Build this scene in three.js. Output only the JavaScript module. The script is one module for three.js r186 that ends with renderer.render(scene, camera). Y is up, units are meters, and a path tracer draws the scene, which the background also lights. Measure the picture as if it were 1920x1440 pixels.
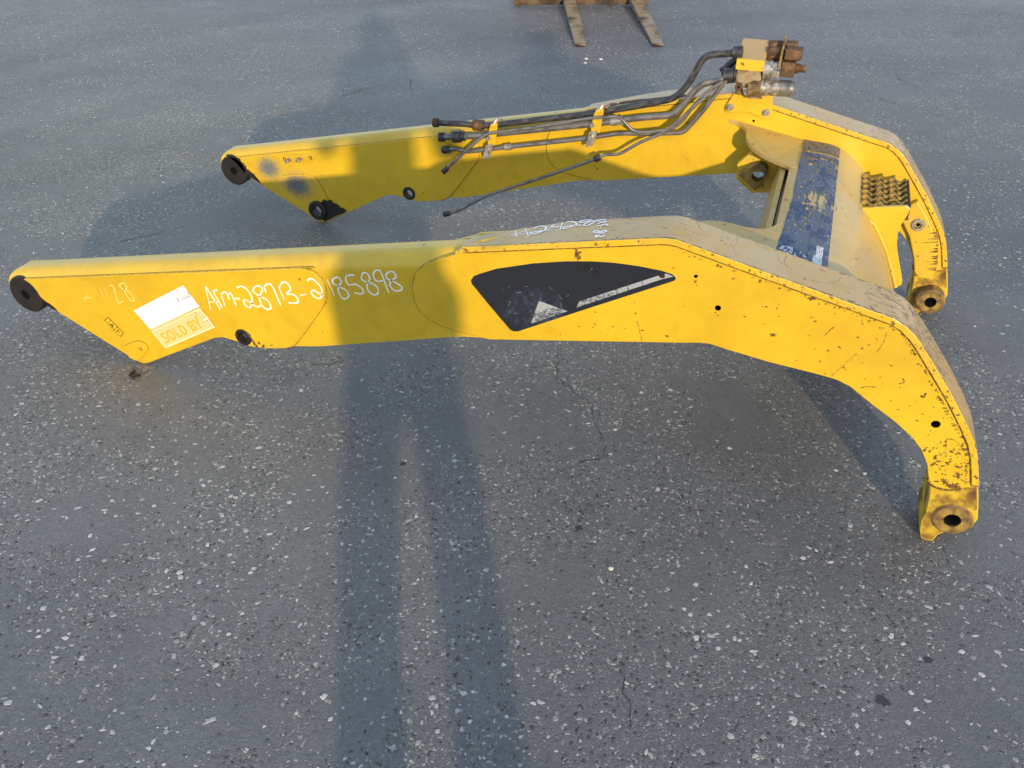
import * as THREE from 'three';
import { mergeGeometries } from 'three/addons/utils/BufferGeometryUtils.js';
import { MarchingCubes } from 'three/addons/objects/MarchingCubes.js';
import { RoundedBoxGeometry } from 'three/addons/geometries/RoundedBoxGeometry.js';

// ------------------------------------------------------------------ camera, sky, sun, exposure
const scene = new THREE.Scene();
const R = d => d * Math.PI / 180;
const camera = new THREE.PerspectiveCamera(49.06, 4 / 3, 0.02, 400);
camera.position.set(0, 1.6, 0);
camera.rotation.set(R(-35.39), R(19.55), 0, 'YXZ');

const SUN_AZ = R(28.3), SUN_EL = R(12.3);            // the sun stands low behind the photographer, a little to the right
const sunDir = new THREE.Vector3(Math.sin(SUN_AZ) * Math.cos(SUN_EL), Math.sin(SUN_EL), Math.cos(SUN_AZ) * Math.cos(SUN_EL));
const sun = new THREE.DirectionalLight(new THREE.Color().setRGB(1, 0.77, 0.47), 3.4);
sun.position.copy(sunDir).multiplyScalar(25);
sun.castShadow = true; sun.shadow.radius = 2.2; sun.shadow.mapSize.set(4096, 4096);
Object.assign(sun.shadow.camera, { left: -8, right: 8, top: 8, bottom: -8, near: 1, far: 60 });
scene.add(sun); scene.add(sun.target);

function makeSky() {                                  // clear evening sky: deep blue above, pale towards the horizon
  const w = 512, h = 256, a = new Float32Array(w * h * 4), d = new THREE.Vector3();
  for (let j = 0; j < h; j++) for (let i = 0; i < w; i++) {
    const el = ((j + 0.5) / h - 0.5) * Math.PI, az = ((i + 0.5) / w - 0.5) * 2 * Math.PI;
    d.set(Math.cos(el) * Math.cos(az), Math.sin(el), Math.cos(el) * Math.sin(az));
    const up = Math.max(d.y, 0), f = Math.pow(1 - up, 3.2), c = Math.max(d.dot(sunDir), 0), g = 0.45 * Math.pow(c, 6) * f;
    const k = 4 * (j * w + i), below = d.y < 0;
    const rgb = [0.375 + 0.60 * f + g, 0.505 + 0.54 * f + 0.8 * g, 0.69 + 0.40 * f + 0.5 * g];
    for (let n = 0; n < 3; n++) a[k + n] = rgb[n] * (below ? 0.35 : 1.0) * 1.0;
    a[k + 3] = 1;
  }
  const t = new THREE.DataTexture(a, w, h, THREE.RGBAFormat, THREE.FloatType);
  t.mapping = THREE.EquirectangularReflectionMapping; t.magFilter = t.minFilter = THREE.LinearFilter; t.wrapS = THREE.RepeatWrapping; t.needsUpdate = true;
  return t;
}
scene.background = makeSky(); scene.environment = scene.background;
const renderer = new THREE.WebGLRenderer({ antialias: true });
renderer.toneMapping = THREE.LinearToneMapping;
renderer.toneMappingExposure = 1.4;
renderer.shadowMap.enabled = true; renderer.shadowMap.type = THREE.PCFSoftShadowMap;

// ------------------------------------------------------------------ helpers
let seed = 20240;
const rnd = () => { seed |= 0; seed = seed + 0x6D2B79F5 | 0; let t = Math.imul(seed ^ seed >>> 15, 1 | seed); t = t + Math.imul(t ^ t >>> 7, 61 | t) ^ t; return ((t ^ t >>> 14) >>> 0) / 4294967296; };
const rr = (a, b) => a + (b - a) * rnd();
const lerp = (a, b, t) => a + (b - a) * t, clamp = (x, a = 0, b = 1) => Math.min(b, Math.max(a, x));
const smooth = (a, b, x) => { const t = clamp((x - a) / (b - a)); return t * t * (3 - 2 * t); };
function hash(x, y, s) { let h = Math.imul(x, 374761393) + Math.imul(y, 668265263) + Math.imul(s, 974634777) | 0; h = Math.imul(h ^ h >>> 13, 1274126177); return ((h ^ h >>> 16) >>> 0) / 4294967296; }
function vnoise(x, y, per, s) {                       // tileable value noise, period per
  const xi = Math.floor(x), yi = Math.floor(y), fx = x - xi, fy = y - yi, m = v => ((v % per) + per) % per;
  const u = fx * fx * (3 - 2 * fx), v = fy * fy * (3 - 2 * fy), a = m(xi), b = m(xi + 1), c = m(yi), d = m(yi + 1);
  return lerp(lerp(hash(a, c, s), hash(b, c, s), u), lerp(hash(a, d, s), hash(b, d, s), u), v);
}
const fbm = (u, v, f, oct, s) => { let a = 0, w = 0.5, n = 0; for (let o = 0; o < oct; o++) { a += w * vnoise(u * f, v * f, f, s + o); n += w; w *= 0.5; f *= 2; } return a / n; };
const srgb8 = v => { v = clamp(v); return Math.round(255 * (v <= 0.0031308 ? 12.92 * v : 1.055 * Math.pow(v, 1 / 2.4) - 0.055)); };
function dataTex(px, w, h, srgb, repeat = true) {
  const t = new THREE.DataTexture(px, w, h, THREE.RGBAFormat, THREE.UnsignedByteType);
  t.magFilter = THREE.LinearFilter; t.minFilter = THREE.LinearMipmapLinearFilter; t.generateMipmaps = true;
  t.wrapS = t.wrapT = repeat ? THREE.RepeatWrapping : THREE.ClampToEdgeWrapping;
  if (srgb) t.colorSpace = THREE.SRGBColorSpace;
  t.needsUpdate = true; return t;
}
const lin = (r, g, b) => new THREE.Color().setRGB(r, g, b);
const names = {};
const numbered = n => { const k = names[n] = (names[n] ?? -1) + 1; return k ? n + '_' + String(k).padStart(3, '0') : n; };
function shade(o) { o.castShadow = o.receiveShadow = true; return o; }
function thing(name, label, category, [x, y, z] = [0, 0, 0], turn = 0) {
  const o = new THREE.Group(); o.name = numbered(name); o.position.set(x, y, z); o.rotation.y = turn;
  o.userData = { label, category }; scene.add(o); return o;
}
// geometry of the boom is written in scene metres; BASE is subtracted so that the parts sit under a group at the boom's base
const BASE = new THREE.Vector3(-0.9, 0, -2.5);
function part(name, geos, mat, parent, label) {
  let g = Array.isArray(geos) ? mergeGeometries(geos.map(q => { const n = q.index ? q.toNonIndexed() : q.clone(); for (const k of Object.keys(n.attributes)) if (!['position', 'normal', 'uv'].includes(k)) n.deleteAttribute(k); return n; })) : geos.clone();
  g.translate(-BASE.x, -BASE.y, -BASE.z);
  const m = shade(new THREE.Mesh(g, mat)); m.name = numbered(name); if (label) m.userData.label = label;
  parent.add(m); return m;
}
const each = (name, geos, mat, parent, label) => geos.map(g => part(name, g, mat, parent, label));
const V = (x, y, z) => new THREE.Vector3(x, y, z);
const shapeOf = (pts, holes = []) => {
  const s = new THREE.Shape(pts.map(p => new THREE.Vector2(p[0], p[1])));
  for (const [x, y, r] of holes) { const h = new THREE.Path(); h.absarc(x, y, r, 0, Math.PI * 2, true); s.holes.push(h); }
  return s;
};
// plate in the x-y plane from zFront back by depth, edges chamfered, outline kept
function plate(pts, zFront, depth, holes = [], bevel = 0.0015) {
  const g = new THREE.ExtrudeGeometry(shapeOf(pts, holes), { depth: depth - 2 * bevel, bevelEnabled: true, bevelSize: bevel, bevelThickness: bevel, bevelOffset: -bevel, bevelSegments: 2, curveSegments: 20 });
  g.translate(0, 0, zFront - depth + bevel); return g;
}
function tube(pts, r, seg = 10, tension = 0.15, closed = false) {
  const c = new THREE.CatmullRomCurve3(pts, closed, 'catmullrom', tension);
  return uvScale(new THREE.TubeGeometry(c, Math.max(8, pts.length * 7), r, seg, closed), c.getLength(), 6.283 * r);
}
// a pipe with straight legs and round bends
function pipe(pts, r, bend = 0.03, seg = 14) {
  const path = new THREE.CurvePath(); let last = pts[0].clone();
  for (let i = 1; i < pts.length - 1; i++) {
    const a = pts[i - 1], b = pts[i], c = pts[i + 1], q = Math.min(bend, a.distanceTo(b) * 0.48, b.distanceTo(c) * 0.48);
    const s = b.clone().add(a.clone().sub(b).setLength(q)), e = b.clone().add(c.clone().sub(b).setLength(q));
    path.add(new THREE.LineCurve3(last, s)); path.add(new THREE.QuadraticBezierCurve3(s, b.clone(), e)); last = e;
  }
  path.add(new THREE.LineCurve3(last, pts.at(-1).clone()));
  return uvScale(new THREE.TubeGeometry(path, pts.length * 14, r, seg, false), path.getLength(), 6.283 * r);
}
function rod(a, b, r0, r1 = r0, seg = 20) {           // closed cylinder from a to b
  const d = b.clone().sub(a), g = new THREE.CylinderGeometry(r1, r0, d.length(), seg);
  g.applyQuaternion(new THREE.Quaternion().setFromUnitVectors(V(0, 1, 0), d.clone().normalize()));
  const m = a.clone().add(b).multiplyScalar(0.5); g.translate(m.x, m.y, m.z); return uvScale(g, 6.283 * r0, Math.max(d.length(), r0));
}
function uvScale(g, su, sv) { const u = g.attributes.uv; for (let i = 0; i < u.count; i++) u.setXY(i, u.getX(i) * su, u.getY(i) * sv); return g; }
function uvBox(g) { const p = g.attributes.position, n = g.attributes.normal, u = g.attributes.uv; for (let i = 0; i < p.count; i++) { const a = Math.abs(n.getX(i)), b = Math.abs(n.getY(i)), c = Math.abs(n.getZ(i)); a > b && a > c ? u.setXY(i, p.getZ(i), p.getY(i)) : b > c ? u.setXY(i, p.getX(i), p.getZ(i)) : u.setXY(i, p.getX(i), p.getY(i)); } return g; }
function box(x0, x1, y0, y1, z0, z1, r = 0.003) {
  const g = new RoundedBoxGeometry(x1 - x0, y1 - y0, z1 - z0, 2, Math.min(r, (x1 - x0) / 2.1, (y1 - y0) / 2.1, (z1 - z0) / 2.1));
  g.translate((x0 + x1) / 2, (y0 + y1) / 2, (z0 + z1) / 2); return uvBox(g);
}
// ring whose axis is z: from zFront back by len
function ring(x, y, zFront, len, ro, ri, ch = 0.003, seg = 40) {
  const p = [[ri, 0], [ro - ch, 0], [ro, ch], [ro, len - ch], [ro - ch, len], [ri, len], [ri, 0]].map(q => new THREE.Vector2(q[0], q[1]));
  const g = new THREE.LatheGeometry(p, seg); g.rotateX(-Math.PI / 2); g.translate(x, y, zFront);
  const n = g.toNonIndexed(); n.computeVertexNormals(); return uvScale(n, 6.283 * ro, 2 * len);
}
function smoothLine(p, n = 5) {                        // 2-D Catmull-Rom
  const c = new THREE.SplineCurve(p.map(q => new THREE.Vector2(q[0], q[1])));
  return p.length < 3 ? p : c.getPoints((p.length - 1) * n).map(v => [v.x, v.y]);
}
// flat strokes of paint marker, mapped onto a surface by at(u, v) -> Vector3
function strokes(list, width, at, normal, flip = 1) {
  const pos = [], nor = [], uv = [];
  for (const l of list) {
    const p = smoothLine(l.map(q => [q[0] / 1000, q[1] / 1000]), 5), L = [], Rr = [];
    for (let i = 0; i < p.length; i++) {
      const a = p[Math.max(0, i - 1)], b = p[Math.min(p.length - 1, i + 1)], dx = b[0] - a[0], dy = b[1] - a[1], n = Math.hypot(dx, dy) || 1;
      let w = width * (0.47 + 0.06 * Math.sin(i * 0.9 + p[0][0] * 90)); if (i === 0 || i === p.length - 1) w *= 0.6;
      w *= flip; L.push([p[i][0] - dy / n * w, p[i][1] + dx / n * w]); Rr.push([p[i][0] + dy / n * w, p[i][1] - dx / n * w]);
    }
    for (let i = 0; i < p.length - 1; i++) for (const q of [L[i], Rr[i], L[i + 1], L[i + 1], Rr[i], Rr[i + 1]]) { const v = at(q[0], q[1]); pos.push(v.x, v.y, v.z); nor.push(normal.x, normal.y, normal.z); uv.push(q[0], q[1]); }
  }
  const g = new THREE.BufferGeometry();
  g.setAttribute('position', new THREE.Float32BufferAttribute(pos, 3)); g.setAttribute('normal', new THREE.Float32BufferAttribute(nor, 3)); g.setAttribute('uv', new THREE.Float32BufferAttribute(uv, 2));
  return g;
}

// ------------------------------------------------------------------ procedural materials
const YEL = [0.595, 0.39, 0.008];
// paint: yellow with mottling, rust chips and scratches. size metres, marks: [x, y, r] in millimetres, lines: polylines in millimetres
function paintTexture({ w = 1024, h = 1024, sx = 1.5, sy = 1.5, x0 = 0, y0 = 0, s = 1, chips = 60, scuffs = 6, marks = [], lines = [], softPatches = [], tanPatches = 0, base = YEL, tile = true }) {
  const c = new Float32Array(w * h * 3), per = 8;
  for (let j = 0; j < h; j++) for (let i = 0; i < w; i++) {
    const u = i / w * per, v = j / h * per * (tile ? 1 : Math.max(0.15, (sy / h) / (sx / w) * h / w)), n = fbm(u / per, v / per, per, 4, s) - 0.5, n2 = fbm(u / per, v / per, 64, 2, s + 9) - 0.5;
    const k = 3 * (j * w + i), st = 1 - 0.07 * smooth(0.54, 0.62, fbm(u / per * 1, v / per, 24, 5, s + 50)) * smooth(0.4, 0.6, fbm(u / per, v / per, 8, 2, s + 60)), m = (1 + 0.2 * n + 0.1 * n2) * st, g = tanPatches * smooth(0.45, 0.7, fbm(u / per, v / per, 16, 4, s + 30));
    c[k] = lerp(base[0] * m, 0.44, g); c[k + 1] = lerp(base[1] * m * (1 + 0.08 * n), 0.335, g); c[k + 2] = lerp(base[2] * (m + n2), 0.16, g);
  }
  let sd = s * 7919; const r2 = () => hash(sd++, 17, s);
  function blob(mx, my, rad, el, an, col, al) {        // metres in plate coordinates
    const cx = (mx - x0) / sx * w, cy = (my - y0) / sy * h, R = rad * 1.6 * Math.max(w / sx, h / sy) * el, ph = r2() * 9, ca = Math.cos(an), sa = Math.sin(an);
    for (let j = Math.floor(cy - R); j <= cy + R; j++) for (let i = Math.floor(cx - R); i <= cx + R; i++) {
      if (!tile && (i < 0 || j < 0 || i >= w || j >= h)) continue;
      const dx = (i - cx) * sx / w, dy = (j - cy) * sy / h, a = (dx * ca + dy * sa) / el, b = -dx * sa + dy * ca, q = Math.hypot(a, b), th = Math.atan2(b, a);
      const e = rad * (0.75 + 0.3 * Math.sin(3 * th + ph) * Math.sin(2 * th + 2 * ph) + 0.2 * Math.sin(5 * th + ph * 3)), t = clamp((e - q) / (sx / w) + 0.5) * al;
      if (t <= 0) continue;
      const k = 3 * ((((j % h) + h) % h) * w + (((i % w) + w) % w)); for (let n = 0; n < 3; n++) c[k + n] = lerp(c[k + n], col[n], t);
    }
  }
  const RUST = [[0.075, 0.032, 0.012], [0.13, 0.06, 0.018], [0.05, 0.028, 0.018]];
  for (let n = 0; n < 170 * sx * sy; n++) {                // dull rub marks and light hairline scratches
    let x = x0 + r2() * sx, y = y0 + r2() * sy; const an = (r2() - 0.5) * (r2() < 0.7 ? 0.9 : 6), L = 12 + 70 * r2() * r2(), k = r2() < 0.55 ? 0.72 : 1.22, wd = 0.0005 + 0.0007 * r2(), al = 0.16 + 0.3 * r2();
    for (let q = 0; q < L; q++) { x += Math.cos(an) * 0.0017; y += Math.sin(an) * 0.0017; if (r2() < 0.8) blob(x, y, wd, 1.7, an, [base[0] * k, base[1] * k * 0.97, base[2] * k + 0.02 * (k > 1)], al); }
  }
  for (const [cx, cy, rx, ry, col, al] of softPatches) {     // soft patches of another colour, built from grainy dots
    for (let n = 0; n < 5200; n++) { const q = Math.sqrt(-2 * Math.log(1 - r2() * 0.985)) * 0.5, an = r2() * 6.283; blob(cx + Math.cos(an) * q * rx, cy + Math.sin(an) * q * ry, 0.0016 + 0.0022 * r2(), 1, 0, col, al); }
  }
  for (let n = 0; n < chips; n++) { const q = Math.pow(r2(), 3); blob(x0 + r2() * sx, y0 + r2() * sy, 0.0009 + 0.0042 * q, 1 + 2.2 * r2() * r2(), r2() * 3.14, RUST[Math.floor(r2() * 3)], 0.9); }
  for (let n = 0; n < scuffs; n++) {
    let x = x0 + r2() * sx, y = y0 + r2() * sy, an = r2() * 6.28; const L = 20 + 60 * r2(), wd = 0.0005 + 0.0008 * r2();
    for (let q = 0; q < L; q++) { x += Math.cos(an) * 0.0016; y += Math.sin(an) * 0.0016; an += (r2() - 0.5) * 0.25; if (r2() < 0.75) blob(x, y, wd * (0.5 + r2()), 1.6, an, RUST[q % 2], 0.8); }
  }
  for (const [mx, my, mr, me] of marks) blob(mx / 1000, my / 1000, (mr ?? 2.1) / 1000 * (0.75 + 0.6 * r2()), me ?? 1 + 0.9 * r2(), me ? (r2() - 0.5) * 0.7 : r2() * 3.14, RUST[Math.floor(r2() * 2)], 0.95);
  for (const l of lines) { const p = smoothLine(l, 14); for (const q of p) if (r2() < 0.85) blob(q[0] / 1000 + (r2() - 0.5) * 0.001, q[1] / 1000 + (r2() - 0.5) * 0.001, 0.0009 + 0.0008 * r2(), 1.5, r2() * 3, RUST[1], 0.85); }
  const px = new Uint8Array(w * h * 4);
  for (let k = 0; k < w * h; k++) { for (let n = 0; n < 3; n++) px[4 * k + n] = srgb8(c[3 * k + n]); px[4 * k + 3] = 255; }
  const t = dataTex(px, w, h, true, tile); t.repeat.set(1 / sx, 1 / sy); t.offset.set(-x0 / sx, -y0 / sy); return t;
}
const paintMat = (map, o = {}) => new THREE.MeshPhysicalMaterial({ map, roughness: 0.42, clearcoat: 0.5, clearcoatRoughness: 0.3, ior: 1.55, ...o });
function noiseTexture(cols, f, s, size = 512, rep = 2, spots = 0) {  // blends a list of linear colours by noise
  const px = new Uint8Array(size * size * 4);
  for (let j = 0; j < size; j++) for (let i = 0; i < size; i++) {
    const n = clamp((fbm(i / size, j / size, f, 5, s) - 0.25) * 2) * (cols.length - 1), a = Math.min(cols.length - 2, Math.floor(n)), t = n - a, k = 4 * (j * size + i), g = 0.85 + 0.3 * hash(i, j, s);
    for (let m = 0; m < 3; m++) px[k + m] = srgb8(lerp(cols[a][m], cols[a + 1][m], t) * g);
    px[k + 3] = 255;
  }
  const t = dataTex(px, size, size, true); t.repeat.set(rep, rep); return t;
}
const P2CHIPS = [[-179,656],[-97,663],[-56,569],[-20,603],[-12,604],[15,616],[12,604],[20,584],[-10,557],[139,615],[92,596],[101,587],[199,609],[202,601],[215,611],[241,598],[247,599],[97,548],[201,565],[228,550],[216,537],[145,516],[168,530],[117,515],[81,473],[134,483],[191,477],[195,472],[226,500],[16,531,4],[11,533,3],[85,645,5],[78,646,3],[239,569],[201,564],[228,549],[215,536],[243,567],[146,516],[167,531],[133,482],[241,456],[272,468],[287,505],[189,477],[320,451],[310,409],[331,389],[353,405],[362,420],[374,436,4],[376,444,4],[371,438,4],[403,414],[431,389],[378,368],[386,389],[415,346],[413,332],[419,295,3.5],[429,286,4],[434,299,3],[417,288,4],[446,269,4],[455,263,3],[465,251],[491,298,4],[486,294,4],[480,275],[478,267],[508,230,4],[504,237,4],[483,205,7],[506,197,7],[497,197,7],[514,196,5],[446,252,4],[459,227],[476,208],[481,227],[518,253],[465,182,5],[-420,509],[-317,526],[-413,484,1.5],[-419,474],[-424,463],[-459,458],[-510,423],[-384,447,1.5],[-372,476],[-304,578,1.5],[-323,556,1.5],[-233,477,4],[-383,464,1.5],[-339,477,1.5],[-238,667],[-296,480],[-478,675,5],[-474,664,5],[-470,655,5],[-476,660,4],[-468,668,4],[-182,640,3],[-178,630,2],[-125,566,2],[-118,560,2]];
const P2LINES = [[[167,448],[186,481],[207,520]],[[257,589],[257,566],[250,535]],[[236,429],[252,437],[269,440]],[[315,460],[325,467],[320,476]],[[450,281],[462,296],[454,326],[463,334],[481,326],[500,306]],[[517,221],[528,218],[540,222]],[[-312,504],[-303,478],[-294,448]],[[144,580],[137,569],[131,557]],[[-199,568],[-177,584]]];
for (let i = 0; i < 190; i++) { const t = Math.pow(rnd(), 0.75), x = t < 0.5 ? lerp(-0.3, 0.28, t * 2) : lerp(0.28, 0.535, t * 2 - 1), y = t < 0.5 ? lerp(0.733, 0.612, t * 2) : x < 0.5 ? lerp(0.607, 0.338, clamp((x - 0.29) / 0.21)) : lerp(0.338, 0.22, clamp((x - 0.5) / 0.035)); P2CHIPS.push([x * 1000 - rr(0, 11) * rnd() - 3, y * 1000 - rr(0, 11) * rnd() - 4, 1 + 2.6 * rnd() * rnd()]); }
for (let i = 0; i < 150; i++) { const x = rr(0.43, 0.52), y = rr(0.19, 0.33); P2CHIPS.push([x * 1000, y * 1000, 0.8 + 3.2 * Math.pow(rnd(), 3)]); }
for (let i = 0; i < 60; i++) { const t = rnd(); P2CHIPS.push([lerp(-700, 180, t), lerp(371, 446, t) + rr(0, 8), 0.8 + 1.4 * rnd()]); }
const texPaint = paintTexture({ s: 3, chips: 46, scuffs: 4 });
const texWorn = paintTexture({ s: 5, chips: 1300, scuffs: 70, tanPatches: 0.2 });
const TAN_BASE = [0.46, 0.30, 0.095];                // tan base colour of the top strap, duller than the yellow
const texFront = paintTexture({ w: 2048, h: 1024, sx: 1.6, sy: 0.8, x0: -0.98, y0: -0.02, s: 8, chips: 0, scuffs: 0, marks: P2CHIPS, lines: P2LINES, tile: false });
const texRear = paintTexture({ w: 1024, h: 512, sx: 1.3, sy: 0.6, x0: -2.48, y0: -0.02, s: 12, chips: 12, scuffs: 1, tile: false,
  softPatches: [[-2.215, 0.222, 0.055, 0.05, [0.10, 0.13, 0.17], 0.16], [-2.075, 0.165, 0.062, 0.05, [0.055, 0.085, 0.15], 0.2], [-2.09, 0.19, 0.17, 0.09, [0.33, 0.26, 0.14], 0.06]],
  marks: [[-2340, 226, 3], [-2312, 190, 3], [-1900, 98, 6], [-1893, 90, 6], [-1882, 92, 5], [-1905, 82, 5], [-1930, 108, 4], [-2335, 215, 5], [-2320, 200, 4], [-2360, 246, 5], [-2300, 182, 4]] });
const M = {
  paint: paintMat(texPaint), worn: paintMat(texWorn, { roughness: 0.5 }), front: paintMat(texFront), rear: paintMat(texRear),
  weld: new THREE.MeshStandardMaterial({ map: noiseTexture([[0.05, 0.022, 0.01], [0.16, 0.085, 0.016], [0.45, 0.33, 0.02]], 16, 41, 256, 10), roughness: 0.7 }),
  rust: new THREE.MeshStandardMaterial({ map: noiseTexture([[0.05, 0.022, 0.01], [0.10, 0.05, 0.02], [0.17, 0.10, 0.045]], 8, 43, 512, 6), roughness: 0.8 }),
  rustPale: new THREE.MeshStandardMaterial({ map: noiseTexture([[0.13, 0.075, 0.03], [0.24, 0.16, 0.07], [0.34, 0.28, 0.19]], 7, 45, 512, 6), roughness: 0.65, metalness: 0.25 }),
  greaseAndHoleShade: new THREE.MeshPhysicalMaterial({ map: noiseTexture([[0.007, 0.006, 0.0055], [0.010, 0.008, 0.007], [0.020, 0.013, 0.009]], 6, 47, 256, 6), roughness: 0.55 }),  // real grease, and the painted shade of the hole liners
  bossPaint: new THREE.MeshStandardMaterial({ map: noiseTexture([[0.09, 0.05, 0.018], [0.20, 0.125, 0.035], [0.33, 0.22, 0.045]], 6, 57, 512, 6), roughness: 0.6 }),
  muddyPaint: new THREE.MeshStandardMaterial({ map: noiseTexture([[0.09, 0.045, 0.014], [0.20, 0.115, 0.018], [0.50, 0.34, 0.02], [0.57, 0.41, 0.014]], 9, 58, 512, 3), roughness: 0.55 }),
  seam: new THREE.MeshStandardMaterial({ map: noiseTexture([[0.14, 0.08, 0.012], [0.36, 0.24, 0.014], [0.5, 0.34, 0.014]], 16, 59, 256, 10), roughness: 0.6 }),
  steel: new THREE.MeshStandardMaterial({ map: noiseTexture([[0.12, 0.12, 0.125], [0.19, 0.187, 0.187], [0.27, 0.25, 0.225]], 12, 49, 256, 3), roughness: 0.45, metalness: 0.55 }),
  darkSteel: new THREE.MeshStandardMaterial({ map: noiseTexture([[0.035, 0.036, 0.042], [0.065, 0.067, 0.075], [0.11, 0.10, 0.09]], 14, 51, 256, 3), roughness: 0.45, metalness: 0.5 }),
  zinc: new THREE.MeshStandardMaterial({ map: noiseTexture([[0.22, 0.19, 0.15], [0.42, 0.40, 0.37], [0.6, 0.6, 0.6]], 8, 53, 256, 8), roughness: 0.38, metalness: 0.6 }),
  mud: new THREE.MeshStandardMaterial({ map: noiseTexture([[0.10, 0.05, 0.014], [0.27, 0.16, 0.03], [0.40, 0.27, 0.06]], 10, 55, 256, 5), roughness: 0.75 }),
  marker: new THREE.MeshStandardMaterial({ color: lin(0.82, 0.8, 0.68), roughness: 0.55 }),
  markerWhite: new THREE.MeshStandardMaterial({ color: lin(0.86, 0.87, 0.88), roughness: 0.55 }),
  chalk: new THREE.MeshStandardMaterial({ color: lin(0.76, 0.62, 0.2), roughness: 0.7 }),
  crackShade: new THREE.MeshStandardMaterial({ color: lin(0.035, 0.032, 0.03), roughness: 0.95 }),
};

// ------------------------------------------------------------------ ground: worn asphalt with pale aggregate
const ground = new THREE.Group(); ground.name = 'ground'; ground.userData = { kind: 'structure', label: 'worn grey asphalt yard with pale stone aggregate and fine cracks', category: 'ground' }; scene.add(ground);
function asphalt() {
  const N = 2048, T = 2.4, c = new Float32Array(N * N), ht = new Float32Array(N * N), tint = new Float32Array(N * N);
  for (let j = 0; j < N; j++) for (let i = 0; i < N; i++) {
    const u = i / N, v = j / N, k = j * N + i, a = fbm(u, v, 20, 4, 101), b = vnoise(u * 512, v * 512, 512, 107), d = vnoise(u * 1024, v * 1024, 1024, 109);
    c[k] = 0.146 * (0.86 + 0.3 * a) * (0.8 + 0.24 * b + 0.16 * d); ht[k] = 0.30 + 0.16 * b + 0.12 * d + 0.1 * a; tint[k] = 0;
  }
  for (let n = 0; n < 60000; n++) {                        // stones bound in the mix, close to its own tone, with dark binder between them
    const cx = rnd() * N, cy = rnd() * N, rad = (0.0016 + 0.0042 * Math.pow(rnd(), 1.6)) / T * N, el = 1 + 0.6 * rnd(), an = rnd() * 3.14, ca = Math.cos(an), sa = Math.sin(an), ph = rnd() * 7, k1 = rr(0.78, 1.26), R0 = rad * el * 1.4 + 1;
    for (let j = Math.floor(cy - R0); j <= cy + R0; j++) for (let i = Math.floor(cx - R0); i <= cx + R0; i++) {
      const dx = i - cx, dy = j - cy, a = (dx * ca + dy * sa) / el, b = -dx * sa + dy * ca, th = Math.atan2(b, a), d = rad * (0.95 + 0.2 * Math.sin(2 * th + ph) + 0.14 * Math.sin(3 * th + 2 * ph)) - Math.hypot(a, b);
      if (d < -1) continue;
      const k = ((j % N) + N) % N * N + ((i % N) + N) % N;
      if (d < 0.6) { c[k] *= 0.9; ht[k] = Math.max(0.1, ht[k] - 0.05); } else { c[k] = lerp(c[k], 0.146 * k1 * (0.9 + 0.2 * hash(i, j, 11)), 0.55); ht[k] = lerp(ht[k], 0.48, 0.5); }
    }
  }
  for (let n = 0; n < 64000; n++) {
    const dense = rnd(); let cx, cy, tries = 0;
    do { cx = rnd(); cy = rnd(); } while (fbm(cx, cy, 12, 3, 131) < 0.36 + 0.22 * rnd() && ++tries < 4);
    const q = Math.pow(rnd(), 3.2), rad = (0.0007 + 0.0033 * q) / T * N, el = 1 + 1.1 * rnd() * rnd(), an = rnd() * 3.14, ca = Math.cos(an), sa = Math.sin(an), ph = rnd() * 7;
    const t = rnd(), val = t < 0.36 ? rr(0.035, 0.08) : t < 0.72 ? rr(0.16, 0.28) : rr(0.28, 0.52), R0 = rad * el * 1.5 + 1; cx *= N; cy *= N;
    for (let j = Math.floor(cy - R0); j <= cy + R0; j++) for (let i = Math.floor(cx - R0); i <= cx + R0; i++) {
      const dx = i - cx, dy = j - cy, a = (dx * ca + dy * sa) / el, b = -dx * sa + dy * ca, th = Math.atan2(b, a), e = rad * (0.95 + 0.22 * Math.sin(2 * th + ph) + 0.16 * Math.sin(3 * th + 2 * ph)), d = e - Math.hypot(a, b);
      if (d < -1.1) continue;
      const k = ((j % N) + N) % N * N + ((i % N) + N) % N, m = clamp(d + 0.5);
      if (d < 0.2) ht[k] = Math.min(ht[k], 0.2); c[k] = lerp(c[k], val * (0.9 + 0.2 * hash(i, j, 7)), m); ht[k] = lerp(ht[k], 0.62 + 0.2 * (val > 0.2), m * 0.9); tint[k] = lerp(tint[k], ph / 7, m);
    }
  }
  const px = new Uint8Array(N * N * 4), bp = new Uint8Array(N * N * 4);
  for (let k = 0; k < N * N; k++) {
    const w = (tint[k] - 0.5) * 0.06; px[4 * k] = srgb8(c[k] * (1.0 + w)); px[4 * k + 1] = srgb8(c[k] * 1.0); px[4 * k + 2] = srgb8(c[k] * (1.0 - w * 1.4)); px[4 * k + 3] = 255;
    bp[4 * k] = bp[4 * k + 1] = bp[4 * k + 2] = Math.round(255 * clamp(ht[k])); bp[4 * k + 3] = 255;
  }
  return [dataTex(px, N, N, true), dataTex(bp, N, N, false), T];
}
const [asphaltMap, asphaltBump, ASPHALT_T] = asphalt();
const groundTone = (x, z) => {                          // broad patches of cleaner and dirtier asphalt, and faint arcs left by turning tyres
  const n = fbm((x + 60) / 120, (z + 60) / 120, 90, 4, 201) - 0.5, n2 = fbm((x + 60) / 120, (z + 60) / 120, 34, 3, 221) - 0.5;
  const d = Math.hypot(x - 3.5, z + 1.0), st = vnoise(d * 5.2, 3.5, 4096, 231) - 0.5, arc = st * smooth(5.2, 7.5, d) * 0.3;
  return [1 + 0.62 * n + 0.34 * n2 + arc, n2];
};
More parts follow.
